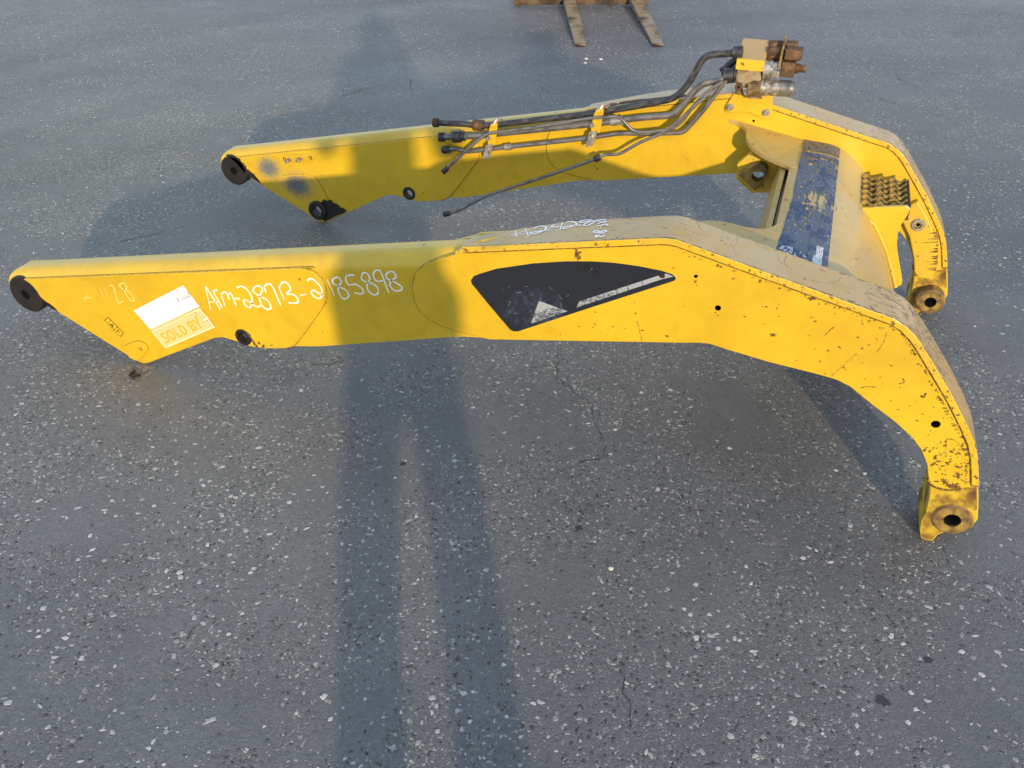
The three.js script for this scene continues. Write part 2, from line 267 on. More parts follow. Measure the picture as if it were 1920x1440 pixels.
{
  const nx = 260, x0 = -9, x1 = 6, z0 = -13, z1 = 2, pos = [], uv = [], col = [], idx = [];
  const push = (x, z) => { const [m, h] = groundTone(x, z); pos.push(x, 0, z); const ca = Math.cos(0.3), sa = Math.sin(0.3); uv.push((x * ca - z * sa) / ASPHALT_T, (x * sa + z * ca) / ASPHALT_T); col.push(m * (1.07 + 0.12 * h), m * (1.04 + 0.07 * h), m * (0.97 - 0.2 * h)); };
  for (let j = 0; j <= nx; j++) for (let i = 0; i <= nx; i++) push(lerp(x0, x1, i / nx), lerp(z0, z1, j / nx));
  for (let j = 0; j < nx; j++) for (let i = 0; i < nx; i++) { const a = j * (nx + 1) + i, b = a + nx + 1; idx.push(a, b, a + 1, a + 1, b, b + 1); }
  const F = [[-150, -150, 150, z0], [-150, z1, 150, 150], [-150, z0, x0, z1], [x1, z0, 150, z1]];
  for (const [a, b, c, d] of F) { const k = pos.length / 3; push(a, b); push(a, d); push(c, b); push(c, d); idx.push(k, k + 1, k + 2, k + 2, k + 1, k + 3); }
  const g = new THREE.BufferGeometry(); g.setAttribute('position', new THREE.Float32BufferAttribute(pos, 3)); g.setAttribute('uv', new THREE.Float32BufferAttribute(uv, 2)); g.setAttribute('color', new THREE.Float32BufferAttribute(col, 3)); g.setIndex(idx); g.computeVertexNormals();
  const m = shade(new THREE.Mesh(g, new THREE.MeshStandardMaterial({ map: asphaltMap, bumpMap: asphaltBump, bumpScale: 0.0035, vertexColors: true, roughness: 0.6 })));
  m.name = 'asphalt'; ground.add(m);
}
// exposed stones: real low pebbles set in the asphalt; the 300 that show largest are pieces of their own
{
  const kinds = [];
  for (let k = 0; k < 6; k++) {
    const n = 7 + k % 3, rim = [], top = []; for (let i = 0; i < n; i++) { const a = (i + rr(-0.3, 0.3)) / n * 6.283, r = rr(0.58, 1.12); rim.push([Math.cos(a) * r, -0.12, Math.sin(a) * r * 0.78]); top.push([Math.cos(a) * r * 0.76, rr(0.14, 0.22), Math.sin(a) * r * 0.76 * 0.78]); }
    const p = []; const C = [0, 0.24, 0];
    for (let i = 0; i < n; i++) { const j = (i + 1) % n; p.push(...rim[i], ...top[j], ...rim[j], ...rim[i], ...top[i], ...top[j], ...top[i], ...C, ...top[j]); }
    const g = new THREE.BufferGeometry(); g.setAttribute('position', new THREE.Float32BufferAttribute(p, 3)); g.computeVertexNormals(); kinds.push(g);
  }
  const tones = [0.24, 0.3, 0.36, 0.42, 0.48].map((v, i) => new THREE.MeshStandardMaterial({ color: lin(v, v * (0.99 + 0.01 * (i % 2)), v * (0.95 + 0.03 * (i % 3))), roughness: 0.7 }));
  const list = [], e = Math.tan(R(24.53)) * 1.06, fw = V(0, 0, -1).applyEuler(camera.rotation), up = V(0, 1, 0).applyEuler(camera.rotation), ri = V(1, 0, 0).applyEuler(camera.rotation);
  let guard = 0;
  while (list.length < 52000 && guard++ < 900000) {
    const x = rr(-7.5, 4.5), z = rr(-11.5, 0.2), d = V(x, -1.6, z), w = d.dot(fw); if (w < 0.3) continue;
    if (Math.abs(d.dot(up)) > w * e + 0.15 || Math.abs(d.dot(ri)) > w * e * 1.334 + 0.15) continue;
    const den = fbm((x + 60) / 120, (z + 60) / 120, 340, 3, 301); if (den < 0.36 + 0.34 * rnd()) continue;
    const big = Math.pow(rnd(), 4.4); list.push({ x, z, s: 0.0018 + 0.0085 * big, e: rr(0.84, 1.24), d: d.length(), k: Math.floor(rnd() * 6), a: rnd() * 6.28, h: rr(0.25, 0.55), t: rnd() });
  }
  list.sort((p, q) => q.s / q.d - p.s / p.d);
  const mt = new THREE.Matrix4(), qt = new THREE.Quaternion();
  list.slice(0, 300).forEach(p => { const m = shade(new THREE.Mesh(kinds[p.k], tones[Math.floor(p.t * 5)])); m.name = numbered('stone'); m.position.set(p.x, 0.0006, p.z); m.rotation.y = p.a; m.scale.set(p.s * p.e, p.s * p.h, p.s / p.e); ground.add(m); });
  const rest = list.slice(300);
  for (let k = 0; k < 6; k++) {
    const mine = rest.filter(p => p.k === k), im = new THREE.InstancedMesh(kinds[k], new THREE.MeshStandardMaterial({ color: 0xffffff, roughness: 0.7 }), mine.length);
    mine.forEach((p, i) => { const v = 0.2 + 0.36 * p.t * (0.4 + 0.6 * rnd()); qt.setFromAxisAngle(V(0, 1, 0), p.a); mt.compose(V(p.x, 0.0005, p.z), qt, V(p.s * p.e, p.s * p.h, p.s / p.e)); im.setMatrixAt(i, mt); im.setColorAt(i, lin(v, v * 0.995, v * 0.97)); });
    im.name = numbered('aggregate'); im.userData.kind = 'stuff'; shade(im); ground.add(im);
  }
}
// fine cracks: narrow dark ribbons, the shade inside each gap put into colour
function crack(pts, w) {
  const p = []; let i;
  for (i = 0; i < pts.length - 1; i++) { const [ax, az] = pts[i], [bx, bz] = pts[i + 1], n = Math.max(2, Math.ceil(Math.hypot(bx - ax, bz - az) / 0.025)); for (let k = 0; k < n; k++) p.push([lerp(ax, bx, k / n) + rr(-0.009, 0.009), lerp(az, bz, k / n) + rr(-0.009, 0.009)]); }
  p.push(pts.at(-1));
  const pos = [], nor = [];
  for (i = 0; i < p.length - 1; i++) {
    const [ax, az] = p[i], [bx, bz] = p[i + 1], l = Math.hypot(bx - ax, bz - az) || 1, nx = -(bz - az) / l, nz = (bx - ax) / l, t = i / p.length, wa = w * 0.7 * (0.15 + 0.85 * hash(i, 3, 5)) * Math.min(1, 5 * t + 0.2, 5 * (1 - t) + 0.2), wb = w * 0.7 * (0.15 + 0.85 * hash(i + 1, 3, 5)) * Math.min(1, 5 * t + 0.2, 5 * (1 - t) + 0.2);
    const q = [[ax - nx * wa, az - nz * wa], [ax + nx * wa, az + nz * wa], [bx - nx * wb, bz - nz * wb], [bx + nx * wb, bz + nz * wb]];
    for (const m of [0, 1, 2, 2, 1, 3]) { pos.push(q[m][0], 0.0011, q[m][1]); nor.push(0, 1, 0); }
  }
  const g = new THREE.BufferGeometry(); g.setAttribute('position', new THREE.Float32BufferAttribute(pos, 3)); g.setAttribute('normal', new THREE.Float32BufferAttribute(nor, 3));
  const m = shade(new THREE.Mesh(g, M.crackShade)); m.name = numbered('crack'); ground.add(m);
}
crack([[-0.681, -2.425], [-0.653, -2.315], [-0.625, -2.204], [-0.570, -2.159], [-0.490, -2.119], [-0.453, -2.018], [-0.404, -1.944], [-0.367, -1.868], [-0.417, -1.822], [-0.479, -1.761]], 0.0022);
crack([[-0.378, -1.679], [-0.380, -1.632], [-0.376, -1.582]], 0.002);
crack([[-0.161, -1.193], [-0.138, -1.122], [-0.107, -1.043]], 0.0018);
crack([[-1.356, -2.084], [-1.346, -2.048], [-1.437, -2.006]], 0.002);
crack([[-2.718, -2.527], [-2.619, -2.646], [-2.589, -2.697]], 0.0028);
crack([[0.476, -6.484], [0.513, -6.292], [0.618, -6.136]], 0.003);
crack([[0.373, -5.865], [0.420, -5.764], [0.482, -5.729]], 0.0035);
crack([[-2.831, -4.703], [-2.748, -4.941], [-2.677, -5.029]], 0.003);
crack([[-2.435, -4.964], [-2.519, -5.085], [-2.558, -5.202]], 0.003);
crack([[-1.721, -5.369], [-1.602, -5.224]], 0.003);
crack([[-1.121, -0.978], [-1.120, -0.946], [-1.118, -0.915]], 0.002);
for (const [x, z, r] of [[0.389, -1.281, 0.015], [0.485, -1.427, 0.010], [-0.918, -1.640, 0.009], [-0.367, -1.562, 0.011]]) {                            // dark oil spots with a ragged outline
  const n = 22, p = []; for (let i = 0; i < n; i++) { const a = i / n * 6.283, q = r * (0.55 + 0.5 * hash(i, 5, Math.round(x * 1000))); p.push([x + Math.cos(a) * q * 1.2, -z + Math.sin(a) * q]); }
  const g = new THREE.ShapeGeometry(shapeOf(smoothLine([...p, p[0]], 3).slice(0, -1))); g.rotateX(-Math.PI / 2); g.translate(0, 0.0008, 0);
  const m = shade(new THREE.Mesh(g, new THREE.MeshStandardMaterial({ color: lin(0.035, 0.036, 0.042), roughness: 0.6 }))); m.name = numbered('oil_stain'); ground.add(m);
}

// ------------------------------------------------------------------ loader boom: two arms, cross member, hydraulic lines
const boom = thing('loader_boom', 'yellow steel loader lift arm assembly on asphalt, two arms joined by a cross member', 'loader arm', [BASE.x, BASE.y, BASE.z]);
const T = 0.13, ZF = -1.815, ZR = -3.02;
const topY = x => 0.274 + 0.2105 * (x + 2.41);

const P1 = [[-2.416, 0.243], [-1.30, 0.479], [-1.268, 0.483], [-1.238, 0.476], [-1.219, 0.458], [-1.212, 0.43], [-1.214, 0.395], [-1.228, 0.368], [-1.325, 0.238], [-1.352, 0.207], [-1.385, 0.19], [-1.42, 0.182], [-1.47, 0.172], [-1.514, 0.169], [-1.566, 0.178], [-1.614, 0.182], [-1.647, 0.172], [-1.698, 0.145], [-1.95, 0.009], [-1.966, 0.003], [-1.985, 0.002], [-2.012, 0.011], [-2.271, 0.137], [-2.32, 0.162], [-2.345, 0.19], [-2.365, 0.222], [-2.392, 0.238]];
const P1FAR = [...P1.slice(0, 10), [-1.385, 0.196], [-1.46, 0.252], [-1.7, 0.264], [-2.1, 0.237], [-2.34, 0.234], [-2.392, 0.238]];
const HOLE3 = [-1.533, 0.2], PIN = [-1.985, 0.062], TIP = [-2.403, 0.187], FOOT = [0.533, 0.093];
const UNDER = [[-0.711, 0.365], [-0.42, 0.421], [-0.192, 0.465], [-0.15, 0.474], [-0.127, 0.476], [-0.084, 0.469], [0.018, 0.455], [0.13, 0.446], [0.18, 0.440], [0.214, 0.428], [0.27, 0.391], [0.337, 0.35], [0.384, 0.314], [0.410, 0.286], [0.433, 0.248]];
const STRAP = [[-0.78, 0.6335], [-0.66, 0.6588], [-0.55, 0.682], [-0.44, 0.705], [-0.36, 0.7217], [-0.285, 0.7375], [-0.262, 0.741], [-0.24, 0.741], [-0.21, 0.735], [0.05, 0.676], [0.225, 0.637], [0.262, 0.629], [0.292, 0.615], [0.318, 0.594], [0.342, 0.568], [0.378, 0.524], [0.436, 0.452], [0.486, 0.382], [0.513, 0.34], [0.53, 0.305], [0.542, 0.27], [0.558, 0.218]];
function inset(p, d) {                                  // to the right of the direction of travel
  return p.map((q, i) => { const a = p[Math.max(0, i - 1)], b = p[Math.min(p.length - 1, i + 1)], l = Math.hypot(b[0] - a[0], b[1] - a[1]); return [q[0] + (b[1] - a[1]) / l * d, q[1] - (b[0] - a[0]) / l * d]; });
}
const STRAP_IN = inset(STRAP, 0.0155);
const P2LEFT = [[-0.753, 0.367], [-0.81, 0.372], [-0.852, 0.379], [-0.888, 0.392], [-0.915, 0.412], [-0.93, 0.446], [-0.933, 0.49], [-0.92, 0.53], [-0.89, 0.563], [-0.85, 0.585], [-0.80, 0.606]];
const P2 = [...P2LEFT, ...STRAP_IN.slice(0), [0.541, 0.2], [0.50, 0.181], [0.475, 0.18], [0.455, 0.188], [0.447, 0.208], ...UNDER.slice().reverse()];
const CORE = [[-0.74, 0.372], [-0.74, 0.60], [-0.68, 0.628], ...inset(STRAP, 0.013).slice(1), [0.545, 0.19], [0.46, 0.17], [0.45, 0.2], ...UNDER.slice().reverse()];
const P2HOLES = [[0.4205, 0.368, 0.0125], [-0.1205, 0.58, 0.0095], [-0.183, 0.654, 0.0065]];
const FOOTP = [[0.452, 0.20], [0.475, 0.186], [0.5, 0.187], [0.543, 0.207], [0.5585, 0.214], [0.566, 0.19], [0.578, 0.15], [0.588, 0.108], [0.584, 0.082], [0.573, 0.062], [0.556, 0.05], [0.53, 0.045], [0.517, 0.03], [0.511, 0.006], [0.497, 0.002], [0.483, 0.006], [0.473, 0.03], [0.468, 0.065], [0.470, 0.10], [0.466, 0.14], [0.460, 0.17]];

function loftBody(zo, zi) {                             // rounded box beam of the arm's left half
  const xs = [], r = 0.048; for (let i = 0; i <= 8; i++) xs.push(-2.472 + 0.05 * (1 - Math.cos(i / 8 * Math.PI / 2))); for (let i = 1; i <= 40; i++) xs.push(lerp(-2.422, -0.70, i / 40));
  const BOT = [[-2.475, 0.225], [-2.1, 0.235], [-1.7, 0.262], [-1.46, 0.25], [-1.38, 0.196], [-1.268, 0.219], [-1.092, 0.269], [-0.8, 0.353], [-0.70, 0.368]];
  const yb = x => { let i = 0; while (i < BOT.length - 2 && x > BOT[i + 1][0]) i++; return lerp(BOT[i][1], BOT[i + 1][1], clamp((x - BOT[i][0]) / (BOT[i + 1][0] - BOT[i][0]))); };
  const rows = xs.map(x => {
    const e = clamp((-2.422 - x) / 0.05), y1 = topY(x) - 0.04 * (1 - Math.sqrt(1 - e * e)), y0 = Math.min(yb(x), y1 - 0.02), rad = Math.min(r, (y1 - y0) * 0.9), p = [[zo, y0]];
    for (let k = 0; k <= 8; k++) { const a = k / 8 * Math.PI / 2; p.push([zo - rad + rad * Math.cos(a), y1 - rad + rad * Math.sin(a)]); }
    for (let k = 8; k >= 0; k--) { const a = k / 8 * Math.PI / 2; p.push([zi + rad - rad * Math.cos(a), y1 - rad + rad * Math.sin(a)]); }
    p.push([zi, y0]); p.push([zo, y0]); return p.map(q => V(x, q[1], q[0]));
  });
  const n = rows[0].length, pos = [], uv = [], idx = [];
  for (const row of rows) { let s = 0; row.forEach((q, k) => { if (k) s += Math.hypot(q.y - row[k - 1].y, q.z - row[k - 1].z); pos.push(q.x, q.y, q.z); uv.push(q.x, s); }); }
  for (let i = 0; i < rows.length - 1; i++) for (let k = 0; k < n - 1; k++) { const a = i * n + k, b = a + n; idx.push(a, b, a + 1, a + 1, b, b + 1); }
  for (const [i, dir] of [[0, 1], [rows.length - 1, -1]]) { const c = pos.length / 3, m = rows[i].slice(0, -1).reduce((s, q) => s.add(q), V(0, 0, 0)).divideScalar(n - 1); pos.push(m.x, m.y, m.z); uv.push(0, 0); for (let k = 0; k < n - 1; k++) dir > 0 ? idx.push(c, i * n + k, i * n + k + 1) : idx.push(c, i * n + k + 1, i * n + k); }
  const g = new THREE.BufferGeometry(); g.setAttribute('position', new THREE.Float32BufferAttribute(pos, 3)); g.setAttribute('uv', new THREE.Float32BufferAttribute(uv, 2)); g.setIndex(idx); g.computeVertexNormals();
  const q = g.toNonIndexed(); return q;
}
const slantCore = (g, zo) => { const p = g.attributes.position; for (let i = 0; i < p.count; i++) if (p.getZ(i) < zo - T / 2 && p.getX(i) < -0.3 && p.getY(i) > 0.55) p.setZ(i, p.getZ(i) + lerp(0.085, 0, clamp((p.getX(i) + 0.84) / 0.31))); g.computeVertexNormals(); return g; };
const bead = (p, z, r = 0.003) => tube(p.map(q => V(q[0], q[1], z)), r, 6, 0.3);
function makeArm(zo, near) {
  const zi = zo - T, seen = zo, label = near ? 'nearer lift arm with handwriting and a dark decal' : 'farther lift arm carrying the hydraulic lines';
  const arm = part('lift_arm', [loftBody(zo - 0.006, zi + 0.006), slantCore(plate(CORE, zo - 0.006, T - 0.012, P2HOLES), zo)], M.paint, boom, label);
  const h1 = [[...HOLE3, 0.02], ...(near ? [] : [[...PIN, 0.03]])];
  part('side_plate', plate(P1, zo, 0.014, h1, 0.002), near ? M.paint : M.rear, arm);
  part('side_plate', plate(P1FAR, zi + 0.014, 0.014, [], 0.002), M.paint, arm);
  part('side_plate', plate(P2, zo, 0.014, P2HOLES, 0.002), near ? M.front : M.paint, arm);
  part('side_plate', plate(P2, zi + 0.014, 0.014, P2HOLES, 0.002), M.paint, arm);
  const band = [...STRAP, ...STRAP_IN.slice().reverse()], slant = g => { const p = g.attributes.position; for (let i = 0; i < p.count; i++) if (p.getZ(i) < zo - T / 2 && p.getX(i) < -0.3 && p.getY(i) > 0.55) p.setZ(i, p.getZ(i) + lerp(0.085, 0, clamp((p.getX(i) + 0.84) / 0.31))); g.computeVertexNormals(); return g; };
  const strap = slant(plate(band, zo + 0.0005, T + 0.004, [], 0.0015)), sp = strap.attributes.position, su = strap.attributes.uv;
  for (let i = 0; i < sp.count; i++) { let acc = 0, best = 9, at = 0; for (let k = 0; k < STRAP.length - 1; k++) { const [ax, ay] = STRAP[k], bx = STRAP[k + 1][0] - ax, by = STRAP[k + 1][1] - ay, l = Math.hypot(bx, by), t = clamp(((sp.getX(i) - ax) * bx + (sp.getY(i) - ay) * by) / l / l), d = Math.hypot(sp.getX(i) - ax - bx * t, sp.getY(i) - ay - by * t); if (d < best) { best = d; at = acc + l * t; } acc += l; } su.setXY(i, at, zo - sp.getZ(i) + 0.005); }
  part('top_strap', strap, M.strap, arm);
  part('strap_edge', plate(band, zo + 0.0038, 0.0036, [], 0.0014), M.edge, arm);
  part('weld_bead', [bead(STRAP_IN, zo + 0.0005, 0.0032), bead(STRAP_IN.slice(5), zi - 0.0005, 0.0032)], M.weld, arm);
  part('weld_bead', [bead(P1.slice(0, 11), zo - 0.005, 0.0028)], M.seam, arm);
  part('weld_bead', [bead([...P2LEFT].reverse(), zo - 0.005, 0.0028)], M.seam, arm);
  part('pin_boss', ring(...TIP, zo + 0.0015, T + 0.003, 0.068, 0.017, 0.005), M.greaseAndHoleShade, arm);
  part('bushing', ring(...HOLE3, zo + 0.005, 0.026, 0.0285, 0.0175), M.greaseAndHoleShade, arm);
  const foot = part('foot', plate(FOOTP, zo - 0.001, T - 0.002, [[...FOOT, 0.024]], 0.004), M.muddyPaint, arm, 'mud-stained pin foot');
  part('pin_boss', ring(...FOOT, zo + (near ? 0.005 : 0.045), T + (near ? 0.008 : 0.05), 0.048, 0.0205, 0.005), M.bossPaint, foot);
  part('bolt_hole', ring(...FOOT, zo + (near ? 0.002 : 0.042), T + (near ? 0.002 : 0.042), 0.0208, 0.0185, 0.0003, 32), M.greaseAndHoleShade, foot);  // near-black liner paints the shade inside the pin hole
  part('weld_bead', bead([[0.447, 0.205], [0.457, 0.188], [0.476, 0.182], [0.5, 0.183], [0.541, 0.201]], zo, 0.0035), M.weld, foot);
  if (!near) part('bushing', ring(...PIN, zo + 0.022, 0.04, 0.044, 0.0245, 0.005), M.greaseAndHoleShade, arm);
  for (const [x, y, r] of P2HOLES) part('bolt_hole', ring(x, y, zo - 0.0012, T - 0.003, r - 0.0004, r - 0.0022, 0.0003, 24), M.greaseAndHoleShade, arm);  // dark liners put the shade of the holes into colour
  return arm;
}
M.edge = paintMat(paintTexture({ s: 25, chips: 9000, scuffs: 60, tanPatches: 0.15 }), { roughness: 0.5 });
const strapMarks = [];                                  // s along the strap, across it, radius: scraped bare over the bend, dirt along the outer edge of the leg
for (let i = 0; i < 620; i++) { const q = rnd(), s0 = q < 0.62 ? 1150 + 170 * (rnd() + rnd() - 1) : q < 0.9 ? 1000 + 650 * rnd() : 200 + 900 * rnd(); strapMarks.push([s0, q < 0.62 || rnd() < 0.5 ? rr(2, 138) : rr(100, 138), 0.9 + 2.6 * Math.pow(rnd(), 2.2), 1 + 7 * rnd() * rnd()]); }
for (let i = 0; i < 900; i++) { const s0 = 1640 * Math.pow(rnd(), 0.8) + 20; strapMarks.push([s0, rnd() < 0.75 ? rr(3, 9) : rr(130, 140), 0.7 + 1.6 * rnd() * rnd(), 1.5 + 5 * rnd()]); }
M.strap = paintMat(paintTexture({ w: 2048, h: 256, sx: 1.75, sy: 0.145, s: 21, chips: 90, scuffs: 26, tanPatches: 0.8, base: TAN_BASE, marks: strapMarks, tile: false }), { roughness: 0.5 });
M.cross = paintMat(paintTexture({ s: 23, chips: 900, scuffs: 150, tanPatches: 0.5, base: [0.48, 0.32, 0.075] }), { roughness: 0.5 });
const nearArm = makeArm(ZF, true), farArm = makeArm(ZR, false);

// weld finger where the strap begins on the near arm
part('weld_bead', [tube([V(-0.80, topY(-0.80) - 0.004, ZF - 0.008), V(-0.765, topY(-0.765) + 0.009, ZF - 0.012), V(-0.735, topY(-0.735) + 0.014, ZF - 0.03), V(-0.70, topY(-0.70) + 0.012, ZF - 0.052)], 0.0065, 8), tube([V(-0.80, topY(-0.8) - 0.006, ZF - 0.006), V(-0.775, topY(-0.775) + 0.006, ZF - 0.006), V(-0.735, topY(-0.735) + 0.012, ZF - 0.014)], 0.0055, 8)], M.worn, nearArm, 'raised yellow weld at the start of the top strap');
// lobed pad with a small hole by the lower corner
const pad = part('pad', plate([[-2.027, 0.064], [-1.987, 0.087], [-1.968, 0.096], [-1.952, 0.098], [-1.936, 0.092], [-1.929, 0.082], [-1.931, 0.066], [-1.958, 0.038], [-1.985, 0.012], [-2.02, 0.018]], ZF + 0.009, 0.008, [[-1.953, 0.072, 0.010]], 0.003), M.paint, nearArm);
part('bushing', ring(-1.953, 0.072, ZF + 0.012, 0.012, 0.0155, 0.008, 0.002, 24), M.worn, pad);
each('grease_patch', [smoothLine([[-2.366, 0.226], [-2.352, 0.214], [-2.338, 0.192], [-2.322, 0.178], [-2.30, 0.166], [-2.282, 0.147], [-2.30, 0.151], [-2.32, 0.1635], [-2.345, 0.192]], 3)].map(p => plate(p, ZF + 0.0012, 0.0014, [], 0.0004)), M.greaseAndHoleShade, nearArm);
// rust around the third hole
each('rust_brown_patch', [[-1.505, 0.196, 0.009], [-1.497, 0.185, 0.008], [-1.49, 0.176, 0.007], [-1.478, 0.19, 0.006], [-1.463, 0.183, 0.005], [-1.508, 0.213, 0.006], [-1.468, 0.178, 0.005], [-1.436, 0.19, 0.003], [-1.43, 0.194, 0.003]].map(([x, y, r]) => { const n = 9, p = []; for (let i = 0; i < n; i++) { const a = i / n * 6.283, q = r * rr(0.5, 1.15); p.push([x + Math.cos(a) * q * 0.75, y + Math.sin(a) * q]); } return plate(p, ZF + 0.0012, 0.0014, [], 0.0003); }), M.rust, nearArm);

// ---- writing on the near arm
const at = z => (u, v) => V(u, v, z);
const HW = [[[-1633,365],[-1634,279]],[[-1633,365],[-1615,326],[-1596,286]],[[-1634,306],[-1597,315]],[[-1591,357],[-1602,352],[-1606,343],[-1588,296]],[[-1581,342],[-1576,304]],[[-1581,342],[-1568,354],[-1559,350],[-1554,329]],[[-1556,346],[-1545,354],[-1538,338],[-1534,312]],[[-1533,337],[-1522,341],[-1515,339]],[[-1518,378],[-1499,386],[-1481,378],[-1470,355],[-1476,327],[-1490,315],[-1503,328],[-1497,340],[-1478,334],[-1461,324],[-1444,329]],[[-1438,361],[-1460,376],[-1450,394],[-1431,398],[-1428,384],[-1442,360],[-1440,334],[-1423,322],[-1408,331],[-1413,351],[-1434,362]],[[-1415,380],[-1418,397],[-1410,407],[-1391,409],[-1371,344]],[[-1367,406],[-1355,367]],[[-1367,406],[-1350,427],[-1335,426],[-1327,408],[-1344,390],[-1319,391],[-1307,375],[-1316,364],[-1343,360]],[[-1298,393],[-1277,401]],[[-1266,446],[-1254,456],[-1240,451],[-1224,434],[-1222,413],[-1232,396],[-1248,397],[-1259,410],[-1248,419],[-1231,411],[-1217,410]]];
const HW2 = [[[-1203,459],[-1185,411]],[[-1168,443],[-1186,452],[-1180,467],[-1164,472],[-1158,459],[-1170,441],[-1169,419],[-1157,405],[-1141,414],[-1141,430],[-1156,440],[-1168,442]],[[-1112,490],[-1140,480],[-1136,456],[-1111,460],[-1091,448],[-1095,433],[-1120,432]],[[-1071,471],[-1091,481],[-1085,500],[-1071,502],[-1065,486],[-1075,467],[-1074,448],[-1058,437],[-1043,446],[-1045,464],[-1061,473],[-1071,471]],[[-1023,488],[-1043,483],[-1053,497],[-1046,514],[-1032,518],[-1024,502],[-1010,451]],[[-997,522],[-1013,509],[-1009,496],[-991,491],[-967,478],[-973,467],[-990,463],[-1003,475],[-998,493],[-983,506],[-988,519],[-997,522]]];
part('marker_writing', [strokes(HW, 0.0057, at(ZF + 0.0008), V(0, 0, 1)), strokes(HW2, 0.0057, at(ZF - 0.0052), V(0, 0, 1))], M.marker, nearArm, 'cream handwriting reading Arm-287B-2185898');
each('marker_writing', [[[[-2149,220],[-2112,232]],[[-2119,250],[-2142,211]]],[[[-2061,271],[-2053,241]]],[[[-2039,280],[-2036,251]]],[[[-2016,294],[-2000,295],[-2000,263],[-1999,234],[-1977,245]]],[[[-1966,311],[-1949,314],[-1946,298],[-1960,290],[-1972,297],[-1966,311]],[[-1958,291],[-1940,284],[-1928,262],[-1938,252],[-1954,266],[-1958,291]]]].map(q => strokes(q, 0.0042, at(ZF + 0.0008), V(0, 0, 1))), M.chalk, nearArm, 'faint rubbed-out handwriting');
const onStrap = (u, v) => V(u, 0.705 + 0.2091 * (u + 0.44) + 0.0016, v);
part('marker_writing', strokes([[[-668,-1871],[-625,-1900]],[[-660,-1862],[-617,-1886]],[[-664,-1898],[-647,-1856]],[[-643,-1911],[-615,-1857]],[[-615,-1907],[-608,-1919],[-593,-1917],[-583,-1903],[-589,-1883],[-608,-1870],[-616,-1878],[-597,-1886],[-568,-1894]],[[-567,-1926],[-571,-1910],[-550,-1909]],[[-550,-1937],[-542,-1891]],[[-540,-1937],[-527,-1940],[-511,-1927],[-510,-1912],[-530,-1896],[-537,-1903],[-527,-1910],[-492,-1914]],[[-474,-1942],[-492,-1944],[-503,-1938],[-496,-1930],[-469,-1936],[-464,-1928],[-475,-1909],[-486,-1911],[-485,-1921],[-472,-1934]],[[-437,-1942],[-454,-1940],[-464,-1936],[-445,-1929],[-434,-1932]],[[-430,-1924],[-452,-1930],[-459,-1935]],[[-430,-1924],[-445,-1922],[-451,-1915]],[[-451,-1902],[-439,-1903],[-433,-1911],[-421,-1900]],[[-438,-1892],[-436,-1885]],[[-451,-1865],[-443,-1872],[-432,-1863],[-424,-1872],[-417,-1865],[-423,-1859],[-440,-1860],[-451,-1865]],[[-442,-1850],[-415,-1854]],[[-430,-1829],[-438,-1840],[-432,-1842],[-421,-1832],[-416,-1845]]], 0.0056, onStrap, V(-0.2, 0.98, 0), -1), M.markerWhite, nearArm, 'white handwriting #2428 on the top strap');

// ---- stickers: small canvas prints on thin sheets
function canvasTex(w, h, draw) { const c = document.createElement('canvas'); c.width = w; c.height = h; const x = c.getContext('2d'); draw(x, w, h); const t = new THREE.CanvasTexture(c); t.colorSpace = THREE.SRGBColorSpace; return t; }
function sheet(q, z, lift = 0.0012, bow = 0) {            // q: four corners in order bottom-left, bottom-right, top-right, top-left (metres)
  const n = 10, pos = [], uv = [], idx = [];
  for (let j = 0; j <= n; j++) for (let i = 0; i <= n; i++) { const u = i / n, v = j / n, a = [0, 1].map(k => lerp(lerp(q[0][k], q[1][k], u), lerp(q[3][k], q[2][k], u), v)); pos.push(a[0], a[1], z + lift + bow * Math.pow(u, 6) * (0.5 + 0.5 * Math.sin(v * 9))); uv.push(u, v); }
  for (let j = 0; j < n; j++) for (let i = 0; i < n; i++) { const a = j * (n + 1) + i, b = a + n + 1; idx.push(a, a + 1, b, b, a + 1, b + 1); }
  const g = new THREE.BufferGeometry(); g.setAttribute('position', new THREE.Float32BufferAttribute(pos, 3)); g.setAttribute('uv', new THREE.Float32BufferAttribute(uv, 2)); g.setIndex(idx); g.computeVertexNormals(); return g;
}
part('paper_label', sheet([[-1.898, 0.153], [-1.674, 0.283], [-1.717, 0.349], [-1.943, 0.216]], ZF), new THREE.MeshStandardMaterial({ roughness: 0.6, map: canvasTex(768, 230, (x, w, h) => {
  x.fillStyle = '#f4f4f2'; x.fillRect(0, 0, w, h); x.strokeStyle = '#93a3bd'; x.lineWidth = 5; x.beginPath(); x.moveTo(470, 60); x.quadraticCurveTo(448, 100, 462, 142); x.stroke();
  x.fillStyle = '#5c6f92'; x.font = 'italic bold 60px serif'; x.fillText('- Rəsital', 530, 118); x.fillRect(292, 22, 9, 11); x.fillRect(532, 138, 9, 14);
}) }), nearArm, 'white paper label');
